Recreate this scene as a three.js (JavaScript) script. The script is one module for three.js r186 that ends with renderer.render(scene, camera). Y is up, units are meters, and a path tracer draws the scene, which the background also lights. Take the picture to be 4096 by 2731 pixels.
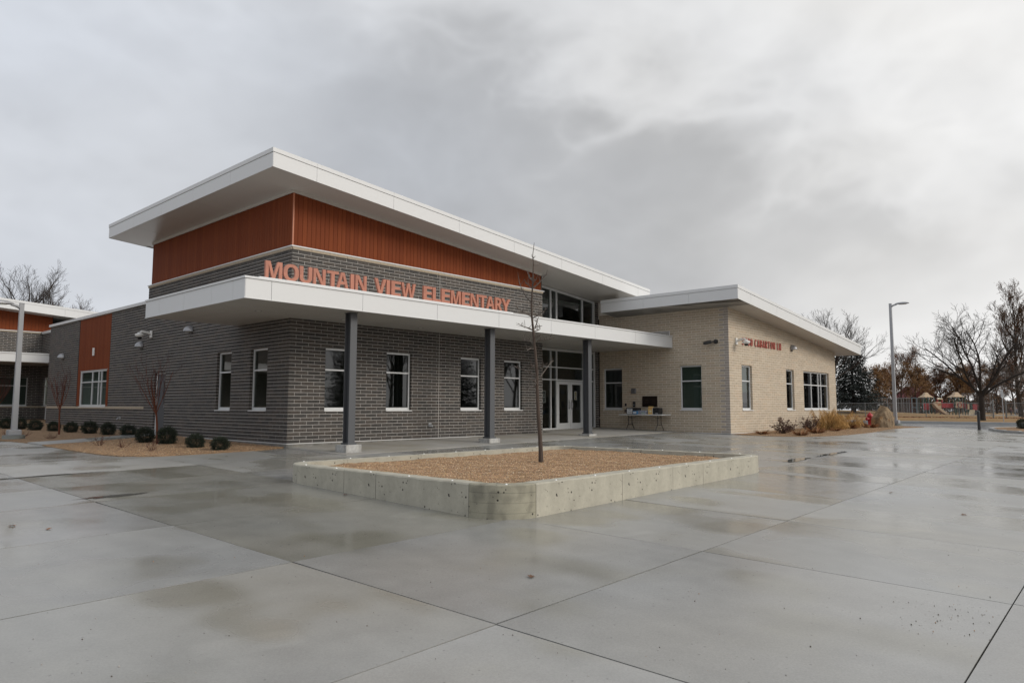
import * as THREE from 'three';
import { mergeGeometries } from 'three/addons/utils/BufferGeometryUtils.js';
import { RoundedBoxGeometry } from 'three/addons/geometries/RoundedBoxGeometry.js';
import { TextGeometry } from 'three/addons/geometries/TextGeometry.js';
import { FontLoader } from 'three/addons/loaders/FontLoader.js';
import { MarchingCubes } from 'three/addons/objects/MarchingCubes.js';
import { createNoise2D, createNoise3D } from 'simplex-noise';

// ---------------------------------------------------------------- camera, sky, sun, exposure
const F = 2884.08, YAW = 47.2855 * Math.PI / 180, PITCH = 5.15725 * Math.PI / 180, ROLL = 0.10841 * Math.PI / 180;
const EYE = new THREE.Vector3(-10.5751, 1.03888, 18.2741);
const scene = new THREE.Scene();
const camera = new THREE.PerspectiveCamera(2 * Math.atan(1365.5 / F) * 180 / Math.PI, 4096 / 2731, 0.1, 900);
const FW = new THREE.Vector3(Math.sin(YAW) * Math.cos(PITCH), Math.sin(PITCH), -Math.cos(YAW) * Math.cos(PITCH));
const RT0 = new THREE.Vector3(Math.cos(YAW), 0, Math.sin(YAW)), UP0 = new THREE.Vector3().crossVectors(RT0, FW);
const RT = RT0.clone().multiplyScalar(Math.cos(ROLL)).addScaledVector(UP0, Math.sin(ROLL));
const UP = UP0.clone().multiplyScalar(Math.cos(ROLL)).addScaledVector(RT0, -Math.sin(ROLL));
camera.matrix.makeBasis(RT, UP, FW.clone().negate()).setPosition(EYE);
camera.matrix.decompose(camera.position, camera.quaternion, camera.scale);

const renderer = new THREE.WebGLRenderer({ antialias: true });
renderer.toneMapping = THREE.LinearToneMapping;
renderer.toneMappingExposure = 1.0;
renderer.shadowMap.enabled = true;

function rng(seed) { let s = seed | 0; return () => { s = (s + 0x6d2b79f5) | 0; let t = Math.imul(s ^ (s >>> 15), 1 | s); t = (t + Math.imul(t ^ (t >>> 7), 61 | t)) ^ t; return ((t ^ (t >>> 14)) >>> 0) / 4294967296; }; }
const clamp = THREE.MathUtils.clamp, lerp = THREE.MathUtils.lerp, sstep = THREE.MathUtils.smoothstep;

// an overcast sky: a layer of cloud with thicker and thinner parts, bluish where the layer is in shade, whiter towards the veiled sun
{
  const W = 1536, H = 768, data = new Float32Array(W * H * 4), n3 = createNoise3D(rng(11));
  const fbm = (x, y, z, o) => { let s = 0, a = 0.5; for (let i = 0; i < o; i++) { s += a * n3(x, y, z); x = x * 2.03 + 3.1; y = y * 2.03; z = z * 2.03 + 1.7; a *= 0.5; } return s; };
  const D = 180 / Math.PI;
  // thick (-) and thin (+) parts of the cloud: bearing from the building's axis, height, extents (degrees), strength
  const lumps = [[-25, 21, 12, 5, -0.05], [-14, 15, 8, 5, -0.17], [-4, 21, 9, 6, -0.22], [5, 14, 8, 4.5, -0.28], [-10, 27, 10, 5, -0.06], [1, 9, 5, 3, -0.10], [13, 17, 7, 4.5, -0.13], [20, 20, 7, 4, -0.05],
    [-27, 12, 5, 5, 0.05], [-33, 18, 5, 3, 0.05], [-31, 3, 9, 5, -0.05], [8, 7.5, 4, 2, 0.12], [2, 5, 7, 2.2, 0.08], [17, 8.5, 6, 2, -0.09], [27, 10.5, 4.5, 2.6, -0.14], [23, 13, 4, 2, -0.06], [33, 3, 9, 4, 0.14], [22, 5, 6, 3, 0.12], [25, 27, 12, 5, 0.08], [34, 20, 8, 6, 0.10], [8, 28, 8, 4, 0.06]];
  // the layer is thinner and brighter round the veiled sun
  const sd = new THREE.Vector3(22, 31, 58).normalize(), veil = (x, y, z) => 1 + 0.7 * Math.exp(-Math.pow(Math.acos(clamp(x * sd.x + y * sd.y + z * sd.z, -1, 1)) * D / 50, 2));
  for (let row = 0; row < H; row++) {
    const el = ((row + 0.5) / H - 0.5) * Math.PI, y = Math.sin(el), c = Math.cos(el), eld = el * D;
    for (let col = 0; col < W; col++) {
      const az = ((col + 0.5) / W - 0.5) * 2 * Math.PI, x = Math.cos(az) * c, z = Math.sin(az) * c, i = (row * W + col) * 4;
      let L = 0.70, cool = 0.5;
      if (y > -0.02) {
        const w1 = fbm(x * 2.1 + 5, y * 3.6, z * 2.1, 3) * 0.5, w2 = fbm(x * 2.1, y * 3.6 + 7.7, z * 2.1 + 9, 3) * 0.5;
        const big = fbm(x * 1.5 + 2, y * 2.6, z * 1.5, 2), q0 = [x * 3.4 + w1 * 0.5, y * 6.4 + w2 * 0.7, z * 3.4 + w2 * 0.5];
        let mid = 0; for (let o = 0, am = 0.55, fq = 1; o < 5; o++, am *= 0.52, fq *= 2.07) mid += am * (0.42 - Math.abs(n3(q0[0] * fq + o * 3.7, q0[1] * fq, q0[2] * fq + o * 1.9)));   // billows
        const fine = fbm(x * 16 + w1, y * 26, z * 16 + w2, 3);
        // bearing relative to the view axis, in degrees
        const rel = Math.atan2(x * Math.cos(YAW) + z * Math.sin(YAW), x * Math.sin(YAW) - z * Math.cos(YAW)) * D;
        const side = Math.sin((rel + 8) / D);                                   // -1 left, +1 towards the veiled sun on the right
        let g = 0;
        const jr = rel + w1 * 12 + mid * 7, je = eld + w2 * 8 + mid * 5;
        if (Math.abs(rel) < 75) for (const [a, e, sa, se, amp] of lumps) { const da = (jr - a) / sa, de = (je - e) / se; const q = da * da + de * de; if (q < 12) g += amp * Math.exp(-q * 0.5); }
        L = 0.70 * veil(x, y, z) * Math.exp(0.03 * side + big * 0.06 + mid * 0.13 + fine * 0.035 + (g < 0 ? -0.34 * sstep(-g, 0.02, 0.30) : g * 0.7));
        L *= 1 + 0.10 * Math.exp(-Math.pow(eld / 7, 2)) * (0.4 + side);
        cool = clamp(0.56 - 0.85 * side - g * 0.2 + big * 0.3, 0, 1);
      }
      data[i] = L * (1 - 0.085 * cool); data[i + 1] = L * (1 - 0.03 * cool) * 0.995; data[i + 2] = L * (1 + 0.07 * cool) * 0.985; data[i + 3] = 1;
    }
  }
  const sky = new THREE.DataTexture(data, W, H, THREE.RGBAFormat, THREE.FloatType);
  sky.mapping = THREE.EquirectangularReflectionMapping; sky.magFilter = THREE.LinearFilter; sky.needsUpdate = true;
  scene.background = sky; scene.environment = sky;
}
const sun = new THREE.DirectionalLight(0xfff7ec, 1.5);
sun.position.set(27, 31, 63); sun.target.position.set(5, 0, 5);
sun.castShadow = true; sun.shadow.radius = 40; sun.shadow.mapSize.set(2048, 2048);
Object.assign(sun.shadow.camera, { left: -60, right: 60, top: 60, bottom: -60, near: 1, far: 250 });
scene.add(sun, sun.target);

// ---------------------------------------------------------------- helpers
const pix = (u, v, depth) => EYE.clone().addScaledVector(FW, depth).addScaledVector(RT, (u - 2048) / F * depth).addScaledVector(UP, -(v - 1365.5) / F * depth);   // a pixel of the photograph at a known depth
const used = new Map();
function numbered(n) { const k = used.get(n) ?? 0; used.set(n, k + 1); return k ? `${n}_${String(k).padStart(3, '0')}` : n; }
function mk(name, geo, mat, parent) { const m = new THREE.Mesh(geo, mat); m.name = name; m.castShadow = m.receiveShadow = true; if (parent) parent.add(m); return m; }
function tag(o, label, category, group) { Object.assign(o.userData, { label, category }); if (group) o.userData.group = group; return o; }
function thing(name, label, category, pos = [0, 0, 0], turn = 0, group) { const g = new THREE.Group(); g.name = numbered(name); g.position.set(...pos); g.rotation.y = turn; scene.add(g); return tag(g, label, category, group); }
function one(name, geo, mat, label, category, group) { const m = mk(numbered(name), geo, mat, scene); return tag(m, label, category, group); }
function struct(o) { o.userData.kind = 'structure'; if (!o.parent) scene.add(o); return o; }
function copy(src, pos, turn = 0, label, scale = 1) { const c = src.clone(); c.userData = { ...src.userData }; c.name = numbered(src.name.replace(/_\d{3}$/, '')); c.position.set(...pos); c.rotation.y = turn; if (scale.length) c.scale.set(...scale); else c.scale.setScalar(scale); if (label) c.userData.label = label; scene.add(c); return c; }
const flat = (g) => { const h = g.index ? g.toNonIndexed() : g; for (const k of Object.keys(h.attributes)) if (!['position', 'normal', 'uv'].includes(k)) h.deleteAttribute(k); h.morphAttributes = {}; return h; };
const merge = (list) => mergeGeometries(list.map(flat), false);
const bx = (w, h, d, x = 0, y = 0, z = 0) => uvBox(new THREE.BoxGeometry(w, h, d), w, h, d).translate(x, y, z);
const rb = (w, h, d, x = 0, y = 0, z = 0, r = 0.006, s = 1) => new RoundedBoxGeometry(w, h, d, s, Math.min(r, w / 2.01, h / 2.01, d / 2.01)).translate(x, y, z);
function span(x0, x1, y0, y1, z0, z1, r) { const a = [x1 - x0, y1 - y0, z1 - z0, (x0 + x1) / 2, (y0 + y1) / 2, (z0 + z1) / 2]; return r ? rb(...a, r) : bx(...a); }
function uvBox(g, w, h, d) { const p = g.attributes.position, n = g.attributes.normal, uv = g.attributes.uv; for (let i = 0; i < p.count; i++) { const ax = Math.abs(n.getX(i)), ay = Math.abs(n.getY(i)); uv.setXY(i, ax > 0.5 ? p.getZ(i) : p.getX(i), ay > 0.5 ? p.getZ(i) : p.getY(i)); } return g; }
const cyl = (r0, r1, h, x = 0, y = 0, z = 0, n = 16) => new THREE.CylinderGeometry(r1, r0, h, n).translate(x, y + h / 2, z);
// tubes that taper along a line of points
class Tubes {
  constructor() { this.p = []; this.n = []; this.uv = []; this.ix = []; }
  line(pts, rad, sides = 5) {
    const base = this.p.length / 3, T = new THREE.Vector3(), A = new THREE.Vector3(), B = new THREE.Vector3(), q = new THREE.Vector3();
    let len = 0;
    for (let i = 0; i < pts.length; i++) {
      T.copy(pts[Math.min(i + 1, pts.length - 1)]).sub(pts[Math.max(i - 1, 0)]).normalize();
      if (i) len += pts[i].distanceTo(pts[i - 1]);
      A.set(0.31, 0.2, 0.93).cross(T).normalize(); B.crossVectors(T, A);
      for (let s = 0; s <= sides; s++) { const a = s / sides * 2 * Math.PI; q.copy(A).multiplyScalar(Math.cos(a)).addScaledVector(B, Math.sin(a)); this.n.push(q.x, q.y, q.z); this.p.push(pts[i].x + q.x * rad[i], pts[i].y + q.y * rad[i], pts[i].z + q.z * rad[i]); this.uv.push(s / sides * 0.4, len); }
      if (i) for (let s = 0; s < sides; s++) { const k = base + (i - 1) * (sides + 1) + s, m = k + sides + 1; this.ix.push(k, k + 1, m, k + 1, m + 1, m); }
    }
    return this;
  }
  seg(a, b, r0, r1, sides = 6) { return this.line([new THREE.Vector3(...a), new THREE.Vector3(...b)], [r0, r1], sides); }
  geo() { const g = new THREE.BufferGeometry(); g.setAttribute('position', new THREE.Float32BufferAttribute(this.p, 3)); g.setAttribute('normal', new THREE.Float32BufferAttribute(this.n, 3)); g.setAttribute('uv', new THREE.Float32BufferAttribute(this.uv, 2)); g.setIndex(this.ix); return g; }
}
// small flat faces (leaves, needles) collected into one geometry
class Leaves {
  constructor() { this.p = []; this.n = []; this.uv = []; this.c = []; }
  leaf(c, dir, side, l, w, tint = 1) {
    const N = new THREE.Vector3().crossVectors(side, dir).normalize();
    const a = c.clone(), t = c.clone().addScaledVector(dir, l), m = c.clone().addScaledVector(dir, l * 0.45);
    const s0 = m.clone().addScaledVector(side, w / 2).addScaledVector(N, w * 0.12), s1 = m.clone().addScaledVector(side, -w / 2).addScaledVector(N, w * 0.12);
    for (const q of [a, s0, t, a, t, s1]) { this.p.push(q.x, q.y, q.z); this.n.push(N.x, N.y, N.z); this.uv.push(q.x * 2, q.y * 2); if (tint.length) this.c.push(...tint); else this.c.push(tint, tint, tint); }
  }
  geo() { const g = new THREE.BufferGeometry(); for (const [k, s, a] of [['position', 3, this.p], ['normal', 3, this.n], ['uv', 2, this.uv], ['color', 3, this.c]]) g.setAttribute(k, new THREE.Float32BufferAttribute(a, s)); return g; }
}
const rdir = (r) => { const z = r() * 2 - 1, a = r() * 6.2832, s = Math.sqrt(1 - z * z); return new THREE.Vector3(s * Math.cos(a), z, s * Math.sin(a)); };

// ---------------------------------------------------------------- textures and materials
function tex(size, f, srgb = true, h = size) {
  const d = new Uint8Array(size * h * 4);
  for (let y = 0; y < h; y++) for (let x = 0; x < size; x++) { const c = f(x / size, y / h, x, y), i = (y * size + x) * 4; d[i] = clamp(c[0], 0, 255); d[i + 1] = clamp(c[1] ?? c[0], 0, 255); d[i + 2] = clamp(c[2] ?? c[0], 0, 255); d[i + 3] = 255; }
  const t = new THREE.DataTexture(d, size, h); t.wrapS = t.wrapT = THREE.RepeatWrapping; t.magFilter = THREE.LinearFilter; t.minFilter = THREE.LinearMipmapLinearFilter; t.generateMipmaps = true;
  if (srgb) t.colorSpace = THREE.SRGBColorSpace; t.needsUpdate = true; return t;
}
// noise that repeats over the unit square
function tileNoise(seed) {
  const n3 = createNoise3D(rng(seed)), n3b = createNoise3D(rng(seed + 1));
  return (u, v, f) => { const a = u * 6.28318, b = v * 6.28318, r = f / 6.28318; return 0.5 * (n3(Math.cos(a) * r, Math.sin(a) * r, Math.cos(b) * r + 7) + n3b(Math.sin(b) * r, Math.cos(a) * r * 0.7 + 3, Math.sin(a) * r * 0.7)); };
}
const rep = (t, sx, sy = sx) => { t.repeat.set(sx, sy); return t; };
const hash = (x, y) => { let h = Math.imul(x | 0, 374761393) + Math.imul(y | 0, 668265263); h = Math.imul(h ^ (h >>> 13), 1274126177); return ((h ^ (h >>> 16)) >>> 0) / 4294967296; };
const S = (o) => new THREE.MeshStandardMaterial(o), PH = (o) => new THREE.MeshPhysicalMaterial(o);
const lin = (r, g, b) => new THREE.Color().setRGB(r, g, b);

const tnA = tileNoise(21), tnB = tileNoise(31);
// ground-faced block: paste with light and dark stone chips
const blockTex = rep(tex(512, (u, v, x, y) => { const c = hash(x >> 1, y >> 1), d = hash((x + 9) >> 2, (y + 5) >> 2); let t = 176 + tnA(u, v, 9) * 22 + (hash(x, y) - 0.5) * 34; if (c > 0.93) t += 75; else if (d > 0.95) t += 55; else if (c < 0.16) t -= 48; return [t, t * 0.99, t * 0.975]; }), 1 / 0.9);
const blockBump = rep(tex(256, (u, v, x, y) => [128 + (hash(x, y) - 0.5) * 120 + tnB(u, v, 12) * 60], false), 1 / 0.9);
const tanTex = rep(tex(512, (u, v, x, y) => { const t = 232 + tnB(u, v, 7) * 10 + (hash(x >> 1, y >> 1) - 0.5) * 24; return [t, t, t]; }), 1 / 0.9);
const CHAR = [[0.142, 0.127, 0.115], [0.117, 0.110, 0.104], [0.170, 0.148, 0.130], [0.132, 0.122, 0.114], [0.154, 0.132, 0.115], [0.102, 0.095, 0.089]];
const TAN = [[0.56, 0.462, 0.345], [0.53, 0.437, 0.325], [0.585, 0.49, 0.37], [0.545, 0.458, 0.348], [0.57, 0.458, 0.335], [0.52, 0.432, 0.325]];
const QUOIN = [[0.44, 0.385, 0.34], [0.41, 0.36, 0.315]];
const blockMat = (c, map) => S({ color: lin(...c), map, bumpMap: blockBump, bumpScale: 0.002, roughness: 0.82 });
const charMats = CHAR.map((c) => blockMat(c, blockTex)), tanMats = TAN.map((c) => blockMat(c, tanTex)), quoinMats = QUOIN.map((c) => blockMat(c, tanTex));
const charMix = S({ vertexColors: true, map: blockTex, bumpMap: blockBump, bumpScale: 0.002, roughness: 0.82 }), tanMix = S({ vertexColors: true, map: tanTex, bumpMap: blockBump, bumpScale: 0.002, roughness: 0.82 });
const mortarTex = rep(tex(256, (u, v, x, y) => [236 + (hash(x, y) - 0.5) * 24 + tnA(u, v, 6) * 12]), 1);
const mortarDark = S({ color: lin(0.60, 0.57, 0.535), map: mortarTex, roughness: 0.95 }), mortarTan = S({ color: lin(0.92, 0.85, 0.75), map: mortarTex, roughness: 0.95 });
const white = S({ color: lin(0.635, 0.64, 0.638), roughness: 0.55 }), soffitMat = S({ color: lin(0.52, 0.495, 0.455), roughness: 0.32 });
const frameMat = S({ color: lin(0.62, 0.63, 0.63), roughness: 0.42, metalness: 0.15 }), sillMat = S({ color: lin(0.70, 0.70, 0.69), roughness: 0.4 }), doorMat = S({ color: lin(0.55, 0.56, 0.56), roughness: 0.4, metalness: 0.15 });
const woodTex = rep(tex(512, (u, v, x, y) => { const s = tnA(u * 1, v * 0.12, 40) * 22 + tnB(u, v * 0.3, 14) * 18 + (hash(x, y >> 5) - 0.5) * 14; return [205 + s, 196 + s, 190 + s]; }), 1.3, 0.5);
const woodMats = [[0.285, 0.074, 0.025], [0.262, 0.067, 0.023], [0.305, 0.082, 0.028], [0.275, 0.073, 0.026]].map((c) => PH({ color: lin(...c), map: woodTex, roughness: 0.75, specularIntensity: 0.35 }));
const dark = S({ color: lin(0.02, 0.02, 0.02), roughness: 0.8 }), darkGroove = S({ color: lin(0.10, 0.03, 0.016), roughness: 0.9 });
const stoneBand = S({ color: lin(0.46, 0.38, 0.28), map: tanTex, roughness: 0.85 });
const steelPaint = S({ color: lin(0.075, 0.078, 0.084), roughness: 0.48 }), galv = S({ color: lin(0.36, 0.37, 0.38), roughness: 0.42, metalness: 0.35 });
const poleMat = S({ color: lin(0.33, 0.335, 0.345), roughness: 0.45, metalness: 0.25 }), silver = S({ color: lin(0.33, 0.33, 0.34), roughness: 0.38, metalness: 0.5 });
const letterTex = rep(tex(256, (u, v, x, y) => { const t = 222 + tnA(u, v, 5) * 18; return [t, t, t]; }), 0.8);
const letterMat = S({ color: lin(0.56, 0.21, 0.13), map: letterTex, roughness: 0.5 });
const addrMat = S({ color: lin(0.50, 0.11, 0.075), map: letterTex, roughness: 0.5 });
const glass = PH({ color: lin(0.30, 0.345, 0.32), roughness: 0.02, transmission: 1, thickness: 0, ior: 1.62, metalness: 0 });
const camWhite = S({ color: lin(0.72, 0.71, 0.68), roughness: 0.4 }), blackPlastic = S({ color: lin(0.016, 0.016, 0.018), roughness: 0.35 });
const roomWall = S({ color: lin(0.46, 0.44, 0.40), roughness: 0.9 }), roomFloor = S({ color: lin(0.20, 0.19, 0.175), roughness: 0.6 }), blindMat = S({ color: lin(0.30, 0.36, 0.32), roughness: 0.9 });
const concTex = (seed, base, spread) => { const a = tileNoise(seed), b = tileNoise(seed + 5); return (u, v, x, y) => { let t = base + a(u, v, 3) * spread + a(u, v, 11) * spread * 0.6 + b(u, v, 40) * spread * 0.35 + (hash(x, y) - 0.5) * 22; const w = b(u, v, 5) * 6; return [t + w * 0.5, t, t - w]; }; };
const plainConcrete = S({ color: lin(0.58, 0.57, 0.54), map: rep(tex(1024, concTex(51, 196, 30)), 0.5), roughness: 0.85 });
const plinthMat = S({ color: lin(0.30, 0.29, 0.265), map: rep(tex(512, concTex(57, 196, 40)), 0.7), roughness: 0.9 });

// ---------------------------------------------------------------- terrain
function plane0(x, z) { return -0.113 + 0.0123 * clamp(x, -30, 31) - 0.026 * clamp(z, 0, 24) - 0.014 * clamp(z, -20, 0); }
function H(x, z) {
  const p = plane0(x, z);
  if (x < 29) return p;
  const mound = 0.62 * Math.exp(-((x - 71) ** 2 / 110 + (z + 11) ** 2 / 130));
  const b = x < 57 ? lerp(0.0, 0.06, sstep(x, 36, 57)) : lerp(0.06, -0.24, sstep(x, 60, 104));
  return lerp(p, b, sstep(x, 31, 42)) + mound * sstep(x, 56, 63);
}
function sheet(x0, x1, z0, z1, nx, nz, lift, uvs = 1) {
  const p = [], uv = [], ix = [];
  for (let j = 0; j <= nz; j++) for (let i = 0; i <= nx; i++) { const x = lerp(x0, x1, i / nx), z = lerp(z0, z1, j / nz); p.push(x, H(x, z) + (typeof lift === 'function' ? lift(x, z) : lift), z); uv.push(x * uvs, z * uvs); }
  for (let j = 0; j < nz; j++) for (let i = 0; i < nx; i++) { const a = j * (nx + 1) + i, b = a + nx + 1; ix.push(a, b, a + 1, a + 1, b, b + 1); }
  const g = new THREE.BufferGeometry(); g.setAttribute('position', new THREE.Float32BufferAttribute(p, 3)); g.setAttribute('uv', new THREE.Float32BufferAttribute(uv, 2)); g.setIndex(ix); g.computeVertexNormals(); return g;
}
// a sheet with any outline, laid on the terrain
function outlineSheet(pts, lift, step = 0.6, rim = 0.05, uvs = 1) {
  const inside = (x, z) => { let c = false; for (let i = 0, j = pts.length - 1; i < pts.length; j = i++) { const [xi, zi] = pts[i], [xj, zj] = pts[j]; if ((zi > z) !== (zj > z) && x < (xj - xi) * (z - zi) / (zj - zi) + xi) c = !c; } return c; };
  const shape = new THREE.Shape(pts.map(([x, z]) => new THREE.Vector2(x, -z)));
  let g = new THREE.ShapeGeometry(shape, 4); const p = g.attributes.position, uv = g.attributes.uv;
  for (let i = 0; i < p.count; i++) { const x = p.getX(i), z = -p.getY(i); p.setXYZ(i, x, H(x, z) + lift, z); uv.setXY(i, x * uvs, z * uvs); }
  const q = [], qu = [], base = p.count; const ix = [...g.index.array];
  pts.forEach(([x, z], k) => { q.push(x, H(x, z) + lift, z, x, H(x, z) + lift - rim, z); qu.push(x * uvs, z * uvs, x * uvs, (z + rim) * uvs); const a = base + 2 * k, b = base + 2 * ((k + 1) % pts.length); ix.push(a, a + 1, b, b, a + 1, b + 1); });
  const h = new THREE.BufferGeometry(); h.setAttribute('position', new THREE.Float32BufferAttribute([...p.array, ...q], 3)); h.setAttribute('uv', new THREE.Float32BufferAttribute([...uv.array, ...qu], 2)); h.setIndex(ix); const f2 = h.toNonIndexed(); f2.computeVertexNormals(); f2.userData.inside = inside; return f2;
}
const soil = S({ color: lin(0.10, 0.08, 0.06), roughness: 1 });
const grassTex = rep(tex(1024, (u, v, x, y) => { const t = 190 + tnA(u, v, 5) * 26 + tnB(u, v, 23) * 26 + (hash(x, y) - 0.5) * 80, w = tnB(u, v, 4) * 20; return [t + w, t * 0.96, t * 0.9 - w]; }), 1 / 7);
const lawnMat = S({ color: lin(0.44, 0.275, 0.095), map: grassTex, roughness: 1 });
const base = struct(mk('ground', sheet(-120, 260, -160, 120, 95, 70, -0.09), lawnMat));
const lawn = struct(mk('lawn', sheet(41.95, 170, -60, 60, 80, 48, 0.125), lawnMat));
// wet asphalt road, its concrete gutter and kerb
const asphTex = rep(tex(512, (u, v, x, y) => { const t = 190 + tnA(u, v, 6) * 30 + (hash(x, y) - 0.5) * 70; return [t, t, t * 1.01]; }), 1 / 3);
const wetMap = rep(tex(512, (u, v) => [95 + tnA(u, v, 5) * 60 + tnB(u, v, 13) * 40], false), 1 / 9);
const asphalt = S({ color: lin(0.115, 0.115, 0.12), map: asphTex, roughness: 0.95, roughnessMap: wetMap });
struct(mk('road', sheet(30.4, 41.1, -60, 70, 14, 80, -0.03), asphalt));
const kerbMat = S({ color: lin(0.52, 0.52, 0.51), map: rep(tex(512, concTex(63, 205, 24)), 0.4), roughness: 0.6 });
struct(mk('gutter', sheet(40.95, 41.55, -60, 70, 1, 80, -0.022), kerbMat));
{ const kerb = new THREE.Group(); kerb.name = 'kerb'; struct(kerb);
  const g = span(0, 0.42, -0.1, 0.14, 0, 2.99, 0.02);
  for (let k = 0; k < 26; k++) { const z = -36 + k * 3; const m = mk('kerb_stone', g, kerbMat, kerb); m.position.set(41.55, H(41.7, z), z); m.rotation.x = Math.atan2(H(41.7, z) - H(41.7, z + 3), 3); } }

// damp concrete: grain, blotches and darker wet stains with their own outlines
const field = (noise, f, n) => { const a = new Float32Array(n * n); for (let j = 0; j < n; j++) for (let i = 0; i < n; i++) a[j * n + i] = noise(i / n, j / n, f); return (u, v) => { const x = (u - Math.floor(u)) * n, y = (v - Math.floor(v)) * n, i = Math.floor(x) % n, j = Math.floor(y) % n, fx = x - Math.floor(x), fy = y - Math.floor(y), i1 = (i + 1) % n, j1 = (j + 1) % n; return lerp(lerp(a[j * n + i], a[j * n + i1], fx), lerp(a[j1 * n + i], a[j1 * n + i1], fx), fy); }; };
const d9 = field(tileNoise(81), 10, 128), d21 = field(tileNoise(87), 24, 256), d52 = field(tileNoise(93), 60, 512), d7 = field(tileNoise(99), 7, 96), d34 = field(tileNoise(103), 36, 256), d6 = field(tileNoise(107), 6, 96);
const wetAt = (u, v) => sstep(d9(u, v) * 0.9 + d21(u, v) * 0.3 + d52(u, v) * 0.07, -0.12, 0.42);
const dryMarks = []; { const q = rng(409); for (let i = 0; i < 26; i++) dryMarks.push([q(), q(), 0.012 + q() * 0.02, 0.006 + q() * 0.008, (q() - 0.5) * 0.7]); }
const dryAt = (u, v) => { let m = 0; for (const [a, b, w, h, t] of dryMarks) { const dx = u - a, dy = v - b; if (Math.abs(dx) > 0.05 || Math.abs(dy) > 0.05) continue; const x = Math.abs(dx * Math.cos(t) + dy * Math.sin(t)) / w, y = Math.abs(dy * Math.cos(t) - dx * Math.sin(t)) / h; m = Math.max(m, (1 - sstep(x, 0.8, 1.1)) * (1 - sstep(y, 0.7, 1.15))); } return m; };
const slabTex = rep(tex(2048, (u, v, x, y) => { const w = wetAt(u, v); let t = 208 + d7(u, v) * 9 + d34(u, v) * 8 + d52(u, v) * 5 + (hash(x, y) - 0.5) * 18; if (hash(x >> 1, (y >> 1) + 77) > 0.9985) t -= 40; const b = d6(u, v) * 5; t *= (1 - 0.075 * w) * (1 + 0.045 * dryAt(u, v)); return [t + b * 0.6 + w * 3, t + w * 1.5, t - b - w * 5]; }), 1 / 15);
const slabRough = rep(tex(1024, (u, v) => { const w = wetAt(u, v); return [0, 98 - 46 * w + d34(u, v) * 5 + d6(u, v) * 12]; }, false), 1 / 15);
const slabBump = rep(tex(512, (u, v, x, y) => [128 + (hash(x, y) - 0.5) * 90 + tnA(u, v, 30) * 40], false), 1 / 2.2);
const slabMats = [[0.435, 0.432, 0.41], [0.395, 0.393, 0.375], [0.465, 0.46, 0.44], [0.36, 0.352, 0.312], [0.415, 0.416, 0.402], [0.445, 0.438, 0.41], [0.405, 0.402, 0.382]].map((c, i) => S({ color: lin(...c), map: slabTex, roughness: [0.85, 0.62, 1.1, 0.62, 0.75, 0.95, 0.55][i], roughnessMap: slabRough, bumpMap: slabBump, bumpScale: 0.0005 }));
const dryMat = S({ color: lin(0.52, 0.50, 0.46), map: slabTex, roughness: 0.8, bumpMap: slabBump, bumpScale: 0.0012 });

const bedLeftA = [[-4.46, -5.55], [-4.47, -3.2], [-4.45, -2.2], [-4.36, -1.0], [-4.2, -0.35], [-3.9, 0.1], [-3.5, 0.3], [-2.2, 0.33], [-1.2, 0.3], [-0.25, 0.02], [0.02, -0.12], [0.02, -8.25], [-1.5, -7.15], [-3, -6.15]];
const bedLeftB = [[-4.5, -6.85], [-3.1, -7.5], [-1.6, -8.5], [0.02, -9.65], [0.02, -10.2], [0.12, -10.3], [0.12, -23.1], [2.4, -23.3], [2.4, -33.4], [-9, -33.4], [-9, -24], [-6.4, -16], [-4.9, -9.5]];
const bedRight = [[16.3, 5.2], [16.42, 5.9], [16.7, 6.7], [17.4, 7.55], [18.6, 8.05], [20.4, 8.36], [23, 8.45], [26, 8.2], [28.6, 8.3], [30.4, 8.75], [30.6, 5], [29.6, 1], [28.25, 1], [28.25, 5.2]];
const inPoly = (pts, x, z) => { let c = false; for (let i = 0, j = pts.length - 1; i < pts.length; j = i++) { const [xi, zi] = pts[i], [xj, zj] = pts[j]; if ((zi > z) !== (zj > z) && x < (xj - xi) * (z - zi) / (zj - zi) + xi) c = !c; } return c; };
const inBuilding = (x, z) => (x > 0.1 && z < -0.1 && z > -34 && x < 28) || (x > 16.4 && x < 28.1 && z < 5.1) || (x > 2.5 && z < -10) || z < -33.4;

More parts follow.
